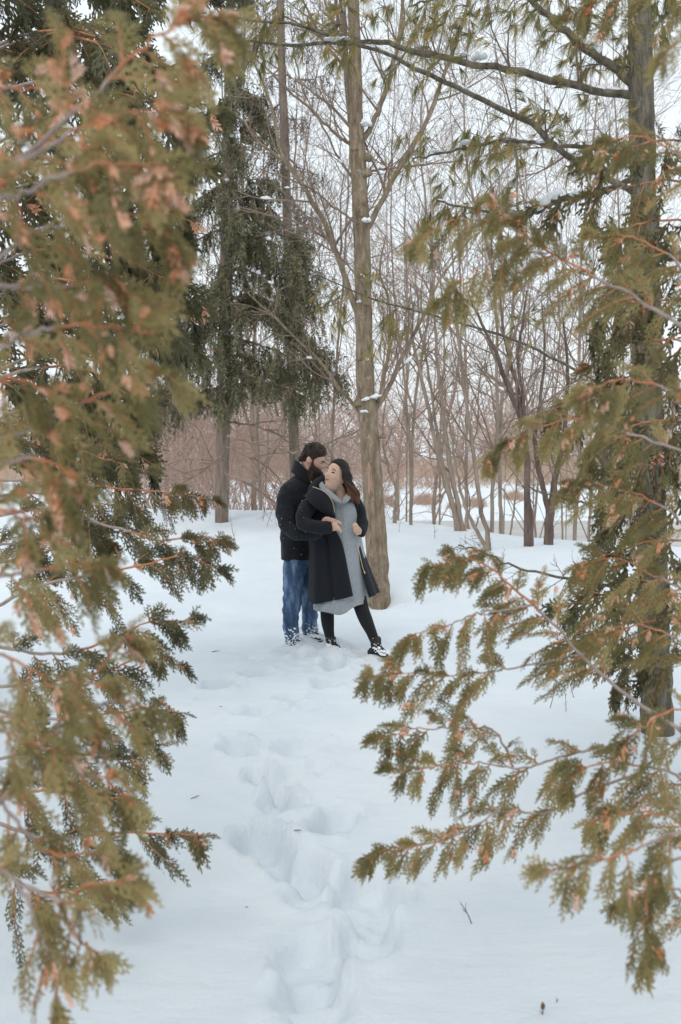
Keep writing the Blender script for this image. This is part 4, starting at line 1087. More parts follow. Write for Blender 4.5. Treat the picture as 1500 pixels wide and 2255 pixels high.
# ---------------------------------------------------------------- the couple
SP = pxs(8.4)
def unify(mb, name, mats, parent, voxel=.006, smooth=4, noise_amp=0.0, noise_scale=20.0):
    """Fuse overlapping volumes into one continuous skin."""
    tmp = mb.build('tmp', mats)
    md = tmp.modifiers.new('r', 'REMESH'); md.mode = 'VOXEL'; md.voxel_size = voxel; md.use_smooth_shade = True
    if smooth:
        s = tmp.modifiers.new('s', 'SMOOTH'); s.iterations = smooth; s.factor = .5
    bpy.context.view_layer.update()
    dg = bpy.context.evaluated_depsgraph_get()
    me = bpy.data.meshes.new_from_object(tmp.evaluated_get(dg))
    me.name = name
    if noise_amp:
        n = len(me.vertices); co = np.empty(n * 3, np.float32); no = np.empty(n * 3, np.float32)
        me.vertices.foreach_get('co', co); me.vertices.foreach_get('normal', no)
        co = co.reshape(-1, 3); no = no.reshape(-1, 3)
        d = np.array([mnoise.noise(Vector((c[0] * noise_scale, c[1] * noise_scale, c[2] * noise_scale * 1.3))) for c in co.tolist()])
        me.vertices.foreach_set('co', (co + no * (d * noise_amp)[:, None]).astype(np.float32).ravel())
    old = tmp.data; bpy.data.objects.remove(tmp); bpy.data.meshes.remove(old)
    if not me.materials:
        for m in (mats if isinstance(mats, list) else [mats]): me.materials.append(m)
    o = bpy.data.objects.new(name, me); COL.objects.link(o); o.parent = parent
    return o

def ring_loft(rings, n=32, cap=True, tilt=None):
    """rings: (px, py, half width px, Y, half depth m) horizontal ellipses."""
    V = []
    for k, r in enumerate(rings):
        c = at(r[0], r[1], r[3]); a = np.arange(n) / n * 2 * math.pi
        x, y = np.cos(a) * r[2] * SP, np.sin(a) * r[4]
        z = np.zeros(n) if len(r) < 6 else -x * r[5]
        V.append(np.stack([c[0] + x, c[1] + y, c[2] + z], -1))
    V = np.array(V); k = len(rings)
    ii = np.arange(k * n).reshape(k, n)
    Fq = np.stack([ii[:-1], np.roll(ii[:-1], -1, 1), np.roll(ii[1:], -1, 1), ii[1:]], -1).reshape(-1, 4)
    V = V.reshape(-1, 3)
    if not cap: return [(V, Fq)]
    c0, c1 = V[:n].mean(0), V[-n:].mean(0)
    W = np.vstack([V, c0, c1]); m = len(V)
    T = [[ii[0, (j + 1) % n], ii[0, j], m] for j in range(n)] + [[ii[-1, j], ii[-1, (j + 1) % n], m + 1] for j in range(n)]
    return [(W, Fq), (W, np.array(T))]

def add_loft(mb, rings, **kw):
    R = np.array([list(r) + [0] * (6 - len(r)) for r in rings], float)
    S = spline(R, len(rings) * 4)
    parts = ring_loft(S, **kw)
    V = parts[0][0]; base = mb.n
    mb.add(V, parts[0][1])
    if len(parts) > 1:
        mb.f.append(parts[1][1] + base); mb.m.append(np.zeros(len(parts[1][1]), int))

def limb(mb, pts, n=20, sides=16, cap=True):
    """pts: (px, py, Y, radius m)."""
    A = np.array([[*at(p[0], p[1], p[2]), p[3]] for p in pts]); S = spline(A, n)
    P, R = S[:, :3], S[:, 3].copy()
    if cap:                                                  # rounded ends
        d0, d1 = norm(P[0] - P[1]), norm(P[-1] - P[-2])
        P = np.vstack([P[0] + d0 * R[0] * .5, P[0] + d0 * R[0] * .3, P, P[-1] + d1 * R[-1] * .3, P[-1] + d1 * R[-1] * .5])
        R = np.concatenate([[R[0] * .02, R[0] * .75], R, [R[-1] * .75, R[-1] * .02]])
    mb.add(*tubes(P[None], R[None], sides))

def frame(f, u):
    f = norm(np.array(f, float)); u = np.array(u, float); u = norm(u - (u @ f) * f)
    return np.cross(f, u), f, u                              # right, forward, up

def head_radius(D, female=False):
    dx, dy, dz = D[:, 0], D[:, 1], D[:, 2]
    lo = sstep(0.0, -.95, dz)
    ax = .075 * (1 - (.26 if female else .16) * lo)
    ay = np.where(dy > 0, .097 - .006 * lo, .100 - .030 * sstep(-.05, -.8, dz))
    az = np.where(dz > 0, .122, .118)
    r = 1 / np.sqrt((dx / ax) ** 2 + (dy / ay) ** 2 + (dz / az) ** 2)
    G = lambda cx, cz, sx, sz: np.exp(-((np.abs(dx) - cx) / sx) ** 2 - ((dz - cz) / sz) ** 2) * (dy > 0)
    k = .75 if female else 1.0
    r = r + k * (.026 * G(0, -.24, .10, .10) + .012 * G(0, -.06, .07, .16)) - .010 * G(.34, .06, .15, .11) + .004 * k * G(.30, .24, .25, .08)
    r = r + .007 * G(0, -.55, .22, .07) - .004 * G(0, -.68, .2, .05) + .011 * G(0, -.86, .22, .14) + .004 * G(.45, -.25, .18, .18)
    return r

def head_grid(nlat=44, nlon=60):
    la = np.linspace(-math.pi / 2 + .01, math.pi / 2 - .01, nlat); lo = np.arange(nlon) / nlon * 2 * math.pi
    D = np.stack([np.outer(np.cos(la), np.sin(lo)), np.outer(np.cos(la), np.cos(lo)), np.outer(np.sin(la), np.ones(nlon))], -1).reshape(-1, 3)
    ii = np.arange(nlat * nlon).reshape(nlat, nlon)
    Fq = np.stack([ii[:-1], np.roll(ii[:-1], -1, 1), np.roll(ii[1:], -1, 1), ii[1:]], -1).reshape(-1, 4)
    return D, Fq, (ii[0][::-1][None], ii[-1][None])
HD, HF, HCAP = head_grid()

class Head:
    def __init__(s, c, f, u, scale, female):
        s.c, s.k, s.female = np.array(c), scale, female
        s.R = np.stack(frame(f, u))                          # rows: right, forward, up
    def w(s, L):
        return s.c + (np.asarray(L) * s.k) @ s.R
    def on(s, d, off=0.0):
        d = norm(np.atleast_2d(np.array(d, float)))
        return s.w(d * (head_radius(d, s.female)[:, None] + off))
    def add(s, mb, off=0.0):
        r = head_radius(HD, s.female) + off
        base = mb.n
        mb.add(s.w(HD * r[:, None]), HF)
        for cp in HCAP: mb.f.append(cp + base); mb.m.append(np.zeros(1, int))

def hand(mb, wrist, knuck, tips, thumb, r=.0085, sp=.019, palm=.021):
    """Palm and five tapered, bent fingers; all points (px, py, Y)."""
    W, K, T, TH = [at(*p) for p in (wrist, knuck, tips, thumb)]
    ax_ = norm(K - W); up = norm(np.cross(ax_, np.array([0, 1., 0]))); up = up if up[2] > 0 else -up
    nrm = np.cross(ax_, up)
    for q in (-1.3, -.45, .45, 1.3):                         # palm as fused ridges
        P = spline(np.stack([W + up * q * .008, (W + K) / 2 + up * q * .014, K + up * q * .017]), 8)
        mb.add(*tubes(P[None], np.linspace(.017, .0125, 8)[None], 10))
    for i, (q, ln) in enumerate(zip((1.5, .5, -.5, -1.5), (.92, 1.0, .95, .78))):
        b = K + up * q * sp * .62
        e = K + (T - K) * ln + up * q * sp * .55
        m = (b + e) / 2 + np.array([0, -.012, .004])
        P = spline(np.stack([b - ax_ * .015, b, m, e, e + (e - m) * .12]), 12)
        mb.add(*tubes(P[None], np.array([.0100, .0100, .0098, .0095, .0092, .0090, .0088, .0086, .0082, .0078, .006, .001])[None], 8))
    P = spline(np.stack([W + (K - W) * .35 + up * .012, (W + K) / 2 + up * .03, TH]), 10)
    mb.add(*tubes(P[None], np.array([.013, .013, .012, .0115, .011, .0105, .010, .009, .007, .001])[None], 8))

# materials of the couple
def cloth(name, c1, c2, scale, bump=.3, stretch=None, rough=.9, bd=.003):
    m = noise_mat(name, [(.3, c1), (.7, c2)], scale, rough, stretch, bump, bd)
    b = m.node_tree.nodes['Principled BSDF']
    b.inputs['Sheen Weight'].default_value = .05 if c1[0] < .1 else .12; b.inputs['Sheen Roughness'].default_value = .6
    return m
M['wool_m'] = cloth('wool_jacket', (.007, .008, .011), (.015, .017, .022), 140, .35)
M['wool_w'] = cloth('wool_coat', (.006, .007, .011), (.013, .015, .021), 140, .35)
M['knit'] = cloth('grey_knit', (.24, .265, .285), (.39, .415, .435), 120, 1.0, bd=.006)
M['tights'] = cloth('tights', (.010, .010, .012), (.018, .018, .020), 300, .1)
M['skin_m'] = noise_mat('skin_m', [(.3, (.52, .31, .235)), (.7, (.62, .385, .30))], 28, .55)
M['skin_w'] = noise_mat('skin_w', [(.3, (.56, .365, .265)), (.7, (.66, .445, .335))], 28, .5)
M['hair_m'] = noise_mat('hair_m', [(.35, (.014, .010, .008)), (.7, (.07, .044, .034))], 90, .55, (1, 1, .25), .6, .006)
M['beard'] = noise_mat('beard', [(.35, (.022, .015, .012)), (.7, (.085, .055, .042))], 120, .7, (1, 1, .35), .7, .006)
M['lip'] = noise_mat('lip', [(.3, (.42, .13, .12)), (.7, (.5, .18, .16))], 40, .45)
M['dark_eye'] = noise_mat('dark_eye', [(.3, (.015, .010, .008)), (.7, (.03, .02, .016))], 40, .3)
M['gold'] = noise_mat('brass', [(.3, (.55, .40, .22)), (.7, (.75, .60, .38))], 200, .35)
M['gold'].node_tree.nodes['Principled BSDF'].inputs['Metallic'].default_value = .6
M['boot'] = noise_mat('boot_leather', [(.35, (.012, .011, .011)), (.7, (.04, .036, .034))], 40, .6, None, .4, .004)
def ombre():
    m, n, l, b = mat_new('long_hair')
    g = n.new('ShaderNodeAttribute'); g.attribute_name = 'tint'
    r = ramp(n, [(0.0, (.014, .010, .009)), (.35, (.028, .018, .014)), (.70, (.11, .05, .03)), (1, (.24, .115, .066))])
    l.new(g.outputs['Fac'], r.inputs[0]); l.new(r.outputs[0], b.inputs['Base Color']); b.inputs['Roughness'].default_value = .6; b.inputs['Specular IOR Level'].default_value = .2
    return m
M['hair_w'] = ombre()
def denim():
    m, n, l, b = mat_new('denim')
    t = tex(n, l, 6, 4, stretch=(2.2, 1, .45)); r = ramp(n, [(.32, (.020, .040, .085)), (.50, (.045, .092, .185)), (.64, (.18, .265, .40))])
    f = tex(n, l, 260, 3)
    w = n.new('ShaderNodeTexWave'); w.wave_type = 'BANDS'; w.bands_direction = 'Z'; w.inputs['Scale'].default_value = 7; w.inputs['Distortion'].default_value = 9; w.inputs['Detail'].default_value = 3; w.inputs['Detail Scale'].default_value = 1.2
    tc = n.new('ShaderNodeTexCoord'); l.new(tc.outputs['Object'], w.inputs['Vector'])
    ad = n.new('ShaderNodeMath'); ad.operation = 'MULTIPLY_ADD'; ad.inputs[1].default_value = .12; l.new(f.outputs['Fac'], ad.inputs[0]); l.new(t.outputs['Fac'], ad.inputs[2])
    ad.use_clamp = False
    s = n.new('ShaderNodeMath'); s.operation = 'SUBTRACT'; s.inputs[1].default_value = .06; l.new(ad.outputs[0], s.inputs[0])
    l.new(s.outputs[0], r.inputs[0]); l.new(r.outputs[0], b.inputs['Base Color']); b.inputs['Roughness'].default_value = .85
    bumped(n, l, b, w.outputs['Fac'], .5, .012)
    return m
M['denim'] = denim()

def strip_surface(mb, E1, E2, n=16, m=7, bulge=.02):
    """Cloth between two edge paths [(px, py, Y)]."""
    A = spline(np.array([at(*p) for p in E1]), n); B = spline(np.array([at(*p) for p in E2]), n)
    t = np.linspace(0, 1, m)[None, :, None]
    G = A[:, None] * (1 - t) + B[:, None] * t
    G[:, :, 1] -= bulge * np.sin(t[..., 0] * math.pi)
    ii = np.arange(n * m).reshape(n, m)
    mb.add(G, np.stack([ii[:-1, :-1], ii[:-1, 1:], ii[1:, 1:], ii[1:, :-1]], -1).reshape(-1, 4))

def solidify(o, th):
    md = o.modifiers.new('thickness', 'SOLIDIFY'); md.thickness = th; md.offset = 0
    return o

def flecks(parent, srcs, n, seed):
    """Snowflakes caught on the cloth: tiny grains, too many to count."""
    rng = np.random.default_rng(seed); b = MB()
    for o in srcs:
        k = len(o.data.vertices); co = np.empty(k * 3, np.float32); no = np.empty(k * 3, np.float32)
        o.data.vertices.foreach_get('co', co); o.data.vertices.foreach_get('normal', no)
        co, no = co.reshape(-1, 3), no.reshape(-1, 3)
        for i in rng.integers(k, size=n):
            r = .0014 + .0030 * rng.random() ** 4
            b.add(*lump(co[i] + no[i] * .004, r, r, r, i, .3, sub=1))
    b.build('snow_fleck', M['snow_clump'], parent, kind='stuff')

def boot(parent, ankle, low, heel, toe, r, ztilt=0.0):
    """(px, py, Y) points: top of the shaft, ankle bend, heel, toe."""
    b = MB()
    limb(b, [(*ankle, r * 1.08), (*((np.array(ankle) + np.array(low)) / 2), r), (*low, r * .98)], 10, 14)
    limb(b, [(*heel, r * .82), (*low, r * .98), (*((np.array(low) * .45 + np.array(toe) * .55)), r * .82), (*toe, r * .55)], 14, 14)
    o = unify(b, 'boot', M['boot'], parent, .009, 2)
    H, T = at(*heel), at(*toe)
    s = MB(); d = norm(T - H); sd = norm(np.cross(d, UP)); n = 12
    P = H[None] - d * .03 + np.linspace(0, 1, n)[:, None] * (T - H + d * .06)
    w = np.interp(np.linspace(0, 1, n), [0, .15, .5, .8, 1], [.55, .85, .75, .95, .35]) * r
    top = np.stack([P + sd * w[:, None] - UP * r * .55, P - sd * w[:, None] - UP * r * .55, P - sd * w[:, None] - UP * (r * .55 + .028), P + sd * w[:, None] - UP * (r * .55 + .028)], 1)
    ii = np.arange(n * 4).reshape(n, 4)
    s.add(top, np.vstack([np.stack([ii[:-1], np.roll(ii[:-1], -1, 1), np.roll(ii[1:], -1, 1), ii[1:]], -1).reshape(-1, 4), ii[0][None], ii[-1][::-1][None]]))
    s.build('sole', M['boot'], o, smooth=False)
    rng = np.random.default_rng(int(heel[0]))
    A_ = at(*ankle); L_ = at(*low)
    sn = MB()
    for k in range(150):
        t = rng.random()
        c = (L_ + (T - L_) * rng.random()) if k % 2 else (A_ + (L_ - A_) * t)
        a = rng.random() * 6.28
        c = c + np.array([math.cos(a), -abs(math.sin(a)), .55 * rng.random()]) * r * .8
        q = r * rng.uniform(.07, .26) * (1.25 - .5 * (c[2] > L_[2] + .03))
        sn.add(*lump(c, q * 1.4, q, q, k, .4, rng.random() * 3, 1))
    sn.build('snow_crust', M['snow_clump'], o, kind='stuff')
    return o

def build_man():
    p = thing('person', 'bearded person in black wool jacket and blue jeans holding the other from behind', 'person')
    hd = Head(at(688, 1016, 8.42), (.97, -.16, -.30), (.34, 0, 1), 1.04, False)
    # body: head, neck, trunk, arms, hands and legs in one skin
    b = MB(); hd.add(b)
    for sx in (-1, 1):
        b.add(*lump(hd.w([sx * .082, -.014, -.008]), .022, .018, .040, 3, .1))
    limb(b, [(664, 1072, 8.5, .070), (672, 1052, 8.48, .064), (681, 1034, 8.44, .060), (684, 1022, 8.43, .055)])
    add_loft(b, [(654, 1230, 24, 8.5, .10), (651, 1170, 27, 8.5, .11), (652, 1100, 31, 8.5, .125), (657, 1075, 29, 8.5, .11), (664, 1060, 18, 8.5, .07)])
    limb(b, [(634, 1085, 8.4, .055), (628, 1130, 8.30, .050), (640, 1166, 8.2, .043), (672, 1174, 8.14, .036), (700, 1168, 8.10, .030), (708, 1153, 8.07, .027)])
    limb(b, [(690, 1085, 8.58, .055), (738, 1128, 8.60, .048), (772, 1160, 8.50, .038)])
    hand(b, (706, 1156, 8.06), (727, 1145, 8.01), (752, 1153, 8.02), (722, 1136, 8.03))
    limb(b, [(650, 1215, 8.49, .075), (645, 1270, 8.45, .075), (643, 1330, 8.45, .055), (641, 1380, 8.46, .045), (646, 1420, 8.46, .035)])
    limb(b, [(668, 1215, 8.54, .075), (679, 1280, 8.6, .072), (682, 1330, 8.63, .055), (682, 1375, 8.66, .045), (686, 1402, 8.66, .035)])
    unify(b, 'body', M['skin_m'], p, .0088, 2)
    # face
    for sx in (-1, 1):
        e = MB(); e.add(*lump(hd.on([sx * .33, .9, .06], .0005)[0], .008, .008, .005, 1, .05)); eo = e.build('eye', M['dark_eye'], p)
        br = MB(); P = np.concatenate([hd.on([sx * x, .9, z], .002) for x, z in ((.14, .19), (.30, .25), (.48, .20))])
        br.add(*tubes(spline(P, 8)[None], np.array([.003, .005, .006, .006, .006, .005, .004, .002])[None], 6)); br.build('eyebrow', M['hair_m'], p)
    li = MB(); P = np.concatenate([hd.on([x, .9, z], .004) for x, z in ((-.2, -.53), (0, -.55), (.2, -.53))]); li.add(*tubes(spline(P, 8)[None], np.array([.002, .005, .006, .006, .006, .006, .005, .002])[None], 6)); li.build('lip', M['lip'], p)
    # hair and beard: shells that sink into the skin outside their own outline
    dx, dy, dz = HD[:, 0], HD[:, 1], HD[:, 2]
    def shell(name, mat, mask, off, extra=None, seed=0):
        h = MB(); r = head_radius(HD, False)
        nz = np.array([mnoise.noise(Vector((d[0] * 9 + seed, d[1] * 9, d[2] * 5))) for d in HD])
        rr = r + off * mask * (1 + .35 * nz) - .012 * (1 - mask)
        L = HD * rr[:, None]
        if extra is not None: L = L + extra * mask[:, None]
        base = h.n; h.add(hd.w(L), HF)
        for cp in HCAP: h.f.append(cp + base); h.m.append(np.zeros(1, int))
        return h.build(name, mat, p)
    line = np.interp(dy, [-1, -.5, -.22, -.06, .08, .26, .40, .52, .8, 1], [-.32, -.26, -.04, .16, .02, .02, .34, .50, .64, .68])
    mask = sstep(-.12, .12, dz - line)
    off = .003 + .006 * sstep(.2, .5, dz) + .018 * sstep(.45, .85, dz) + .006 * sstep(.2, .8, dy) * sstep(.6, .85, dz)
    ho = shell('hair', M['hair_m'], mask, off, np.stack([0 * dx, 0 * dx, .010 * sstep(.6, .95, dz)], -1))
    rng = np.random.default_rng(4); hs = MB(); n = 420
    dd = norm(rng.normal(size=(n * 6, 3))); lz = np.interp(dd[:, 1], [-1, -.5, -.22, -.06, .08, .26, .40, .52, .8, 1], [-.28, -.2, .1, .3, .2, .2, .42, .54, .64, .68])
    dd = dd[dd[:, 2] > lz][:n]
    L0 = dd * head_radius(dd, False)[:, None]
    ln = .010 + .026 * sstep(.35, .8, dd[:, 2])
    sw = np.array([.25, -.25, .45]) * sstep(.3, .7, dd[:, 2])[:, None] + np.array([0, -.5, -.8]) * sstep(.5, .1, dd[:, 2])[:, None]
    m1 = L0 + dd * .012 + sw * ln[:, None] * .45 + dd * (.014 * sstep(.5, .8, dd[:, 2]))[:, None]
    e1 = L0 + dd * .008 + sw * ln[:, None] + rng.normal(size=dd.shape) * .005 + dd * (.012 * sstep(.5, .8, dd[:, 2]))[:, None]
    P = np.stack([hd.w(L0), hd.w(m1), hd.w(e1)], 1)
    hs.add(*tubes(P, np.tile([.0035, .003, .001], (len(P), 1)), 4)); hs.build('hair_lock', M['hair_m'], ho, kind='stuff')
    bl = np.interp(dy, [-.2, 0, .10, .24, .36, .5, .8, 1], [-1.2, .1, .42, .42, -.12, -.34, -.42, -.42])
    bm_ = sstep(.05, -.05, dz - bl) * sstep(-.04, .2, dy) * (1 - np.exp(-(dx / .18) ** 2 - ((dz + .55) / .055) ** 2) * (dy > 0))
    shell('beard', M['beard'], bm_, .004 + .006 * sstep(.2, -.2, dz) + .024 * sstep(-.4, -.85, dz), np.stack([0 * dx, .012 * sstep(-.4, -.9, dz), -.030 * sstep(-.45, -.95, dz)], -1), 5)
    bs = MB(); n = 300
    dd = norm(rng.normal(size=(n * 8, 3)) + np.array([0, .6, -.8])); lz = np.interp(dd[:, 1], [-.2, .15, .45, .8, 1], [-1.2, -.05, -.38, -.46, -.46])
    dd = dd[(dd[:, 2] < lz) & (dd[:, 1] > 0)][:n]
    L0 = dd * (head_radius(dd, False) + .012)[:, None]
    e1 = L0 + dd * .018 + np.array([0, .006, -.022]) + rng.normal(size=dd.shape) * .004
    bs.add(*tubes(np.stack([hd.w(L0), hd.w((L0 + e1) / 2 + dd * .004), hd.w(e1)], 1), np.tile([.003, .0028, .001], (len(dd), 1)), 4)); bs.build('beard_lock', M['beard'], p, kind='stuff')
    # jacket
    j = MB()
    add_loft(j, [(652, 1231, 34, 8.5, .150), (652, 1215, 35, 8.5, .152), (651, 1190, 34, 8.5, .148), (650, 1150, 35, 8.5, .152), (651, 1115, 38, 8.5, .162), (652, 1092, 40, 8.5, .168), (655, 1074, 38, 8.5, .158), (660, 1061, 30, 8.5, .13), (666, 1051, 23, 8.49, .098), (671, 1043, 19, 8.48, .08)])
    limb(j, [(636, 1082, 8.44, .080), (629, 1100, 8.38, .080), (626, 1130, 8.30, .072), (634, 1160, 8.22, .066), (650, 1172, 8.17, .060), (675, 1177, 8.13, .053), (700, 1174, 8.11, .047)], 30, 20)
    limb(j, [(690, 1084, 8.58, .078), (738, 1128, 8.62, .066), (768, 1158, 8.54, .052)], 20, 18)
    jk = unify(j, 'jacket', M['wool_m'], p, .011, 2, .014, 10)
    c = MB()
    add_loft(c, [(668, 1058, 26, 8.48, .098, .75), (670, 1046, 24, 8.47, .092, .75), (672, 1036, 23, 8.46, .088, .8), (673, 1031, 23.5, 8.46, .09, .8)], cap=False)
    solidify(c.build('collar', M['wool_m'], jk), .014)
    z = MB(); limb(z, [(683, 1048, 8.375, .003), (686, 1062, 8.36, .003), (688, 1072, 8.35, .003)], 8, 6); z.build('zipper', M['gold'], jk)
    cf = MB(); limb(cf, [(698, 1174, 8.105, .049), (704, 1173, 8.10, .048)], 5, 18); cf.build('cuff', M['wool_m'], jk)
    flecks(jk, [jk], 150, 5)
    # jeans
    t = MB()
    add_loft(t, [(654, 1200, 28, 8.5, .120), (654, 1224, 30, 8.5, .128), (656, 1248, 29, 8.5, .125)])
    limb(t, [(648, 1224, 8.48, .092), (647, 1260, 8.45, .094), (645, 1300, 8.45, .084), (643, 1330, 8.45, .080), (640, 1352, 8.45, .071), (641, 1378, 8.46, .067), (643, 1400, 8.46, .068), (646, 1416, 8.46, .064)], 30, 20)
    limb(t, [(667, 1228, 8.54, .086), (676, 1260, 8.58, .090), (680, 1300, 8.60, .079), (682, 1330, 8.62, .075), (682, 1355, 8.64, .070), (682, 1380, 8.66, .070), (685, 1396, 8.66, .068)], 30, 20)
    jn = unify(t, 'jeans', M['denim'], p, .011, 2, .012, 16)
    sn = MB(); rng = np.random.default_rng(3)
    for k in range(260):
        L = k % 2
        cx, cy, Y, r = ((645, 1398, 8.46, .068) if L else (684, 1385, 8.66, .068))
        a = -rng.random() * math.pi; c_ = at(cx, cy + 20 - 38 * rng.random() ** 1.6, Y) + np.array([math.cos(a) * r, math.sin(a) * r, 0])
        q = rng.uniform(.003, .010); sn.add(*lump(c_, q * 1.3, q, q, k, .4, rng.random() * 3, 1))
    sn.build('snow_crust', M['snow_clump'], jn, kind='stuff')
    boot(p, (646, 1408, 8.45), (648, 1428, 8.43), (642, 1434, 8.47), (668, 1440, 8.36), .052)
    boot(p, (685, 1390, 8.66), (688, 1402, 8.64), (680, 1406, 8.68), (704, 1404, 8.56), .050)
    return p

def build_woman():
    p = thing('person', 'dark-haired person in open black coat and grey knit dress, head tipped back', 'person')
    hd = Head(at(741, 1049, 8.20), (-.56, -.76, .36), (.42, .18, 1), 1.13, True)
    b = MB(); hd.add(b)
    for sx in (-1, 1):
        b.add(*lump(hd.w([sx * .074, -.012, -.015]), .008, .017, .030, 3, .1))
    limb(b, [(753, 1118, 8.27, .085), (752, 1104, 8.27, .068), (750, 1092, 8.25, .050), (746, 1074, 8.24, .047), (744, 1060, 8.23, .05)])
    add_loft(b, [(757, 1240, 34, 8.3, .12), (757, 1180, 28, 8.3, .11), (752, 1130, 31, 8.3, .115), (750, 1105, 30, 8.3, .10), (750, 1095, 18, 8.28, .07)])
    limb(b, [(694, 1104, 8.25, .045), (668, 1140, 8.11, .040), (690, 1158, 8.04, .034), (728, 1162, 8.02, .026)])
    limb(b, [(780, 1110, 8.3, .045), (796, 1140, 8.28, .038), (797, 1162, 8.2, .030), (788, 1172, 8.13, .025)])
    hand(b, (728, 1162, 8.01), (741, 1160, 7.985), (752, 1171, 8.00), (745, 1150, 7.99))
    hand(b, (790, 1176, 8.13), (785, 1164, 8.09), (779, 1152, 8.10), (778, 1170, 8.09))
    limb(b, [(730, 1250, 8.32, .085), (725, 1320, 8.33, .058), (721, 1350, 8.33, .050), (722, 1378, 8.33, .045), (729, 1412, 8.33, .032)])
    limb(b, [(778, 1250, 8.30, .085), (791, 1320, 8.25, .058), (798, 1345, 8.22, .050), (808, 1370, 8.2, .046), (828, 1420, 8.18, .032)])
    unify(b, 'body', M['skin_w'], p, .0080, 2)
    for sx in (-1, 1):
        e = MB(); P = np.concatenate([hd.on([sx * x, .9, z_], .0015) for x, z_ in ((.20, .03), (.33, .06), (.47, .04))])
        e.add(*tubes(spline(P, 7)[None], np.array([.002, .005, .0065, .007, .0065, .005, .002])[None], 6)); e.build('eye', M['dark_eye'], p)
        br = MB(); P = np.concatenate([hd.on([sx * x, .9, z_], .001) for x, z_ in ((.15, .24), (.32, .29), (.52, .24))])
        br.add(*tubes(spline(P, 8)[None], np.array([.0015, .003, .0035, .0035, .003, .003, .002, .001])[None], 6)); br.build('eyebrow', M['hair_m'], p)
    for zc, r in ((-.51, .0045), (-.58, .0055)):
        li = MB(); P = np.concatenate([hd.on([x, .9, zc + .02 * abs(x) * 5 * (1 if zc < -.55 else -1)], .002) for x in (-.22, -.08, .08, .22)])
        li.add(*tubes(spline(P, 9)[None], np.array([.001, .6, .9, 1, .9, 1, .9, .6, .001])[None] * r, 6)); li.build('lip', M['lip'], p)
    er = MB(); er.add(*lump(hd.w([-.082, .002, -.062]), .006, .006, .008, 2, .1)); er.add(*lump(hd.w([.082, .002, -.062]), .006, .006, .008, 2, .1)); er.build('earring', M['gold'], p)
    # hair: scalp shell and locks falling over the far shoulder
    dx, dy, dz = HD[:, 0], HD[:, 1], HD[:, 2]
    h = MB(); r = head_radius(HD, True)
    line = np.interp(dy, [-1, -.5, -.2, .1, .3, .55, .85, 1], [-.7, -.6, -.30, .0, .28, .60, .78, .82])
    mask = sstep(-.12, .12, dz - line)
    nz = np.array([mnoise.noise(Vector((d[0] * 8, d[1] * 8, d[2] * 5))) for d in HD])
    rr = r + .012 * mask * (1 + .3 * nz) - .012 * (1 - mask)
    base = h.n; h.add(hd.w(HD * rr[:, None]), HF, 0, .15)
    for cp in HCAP: h.f.append(cp + base); h.m.append(np.zeros(1, int))
    rng = np.random.default_rng(8)
    R_, F_, U_ = hd.R
    part = hd.w([.012, .055, .118])
    for k in range(90):                                      # hair behind the neck
        s0 = hd.on([rng.uniform(-.9, .5), -.9, rng.uniform(-.5, .4)], .012)[0]
        e = at(rng.uniform(748, 792), 1100 + rng.normal() * 6, 8.30 + .08 * rng.random())
        P = spline(np.stack([s0, s0 * .5 + e * .5 + [.015, .02, .0], e]), 12)
        h.add(*tubes(P[None], (np.linspace(1, .5, 12) * .0085)[None], 4), 0, np.repeat(np.linspace(.1, .85, 12), 4))
    for k in range(225):
        # every lock starts along the parting, lies over the skull and falls
        t = rng.random()
        d0 = norm(np.array([.10 + .1 * rng.random(), .78 - 1.5 * t, .95 - .25 * t + .05 * rng.random()]))
        s0 = hd.on(d0, .010)[0]
        if k < 200:                                          # the side away from the other person
            th = rng.uniform(-.05, 1.0)
            d1 = norm(np.array([-.80, .48 - 1.2 * th, .42])); d2 = norm(np.array([-.98, .16 - .9 * th, -.18]))
            p1, p2 = hd.on(d1, .017 + .010 * rng.random())[0], hd.on(d2, .022 + .012 * rng.random())[0]
            e = at(792 - 26 * rng.random() ** 1.2, 1110 - 14 * rng.random(), 8.15 + .10 * rng.random())
            m = p2 * .45 + e * .55 + np.array([.034 - .050 * rng.random(), -.008, .010])
        else:
            th = rng.random()
            d1 = norm(np.array([.75, .25 - .9 * th, .5])); d2 = norm(np.array([.95, -.15 - .6 * th, -.2]))
            p1, p2 = hd.on(d1, .016)[0], hd.on(d2, .018)[0]
            e = at(716 + rng.normal() * 5, 1082 + rng.normal() * 4, 8.42 + .04 * rng.random()); m = (p2 + e) / 2
        P = spline(np.stack([s0, p1, p2, m, e]), 18)
        w = np.concatenate([np.linspace(.5, 1, 4), np.ones(8), np.linspace(1, .15, 6)]) * rng.uniform(.0045, .0085)
        h.add(*tubes(P[None], w[None], 4), 0, np.repeat(np.clip(np.linspace(-.1, 1.02, 18) * rng.uniform(.75, 1.15), 0, 1), 4))
    h.build('hair', M['hair_w'], p)
    # dress
    dr = MB()
    rows = [(752, 1103, 24, 8.29, .105), (752, 1108, 30, 8.295, .125), (753, 1120, 34, 8.3, .140), (754, 1150, 35, 8.3, .148), (757, 1190, 38, 8.3, .152), (757, 1230, 45, 8.3, .162), (755, 1270, 51, 8.3, .172), (753, 1300, 55, 8.3, .182), (752, 1318, 57, 8.3, .187), (752, 1336, 58, 8.3, .19)]
    S = spline(np.array(rows), 60); n = 72
    a = np.arange(n) / n * 2 * math.pi
    V = []
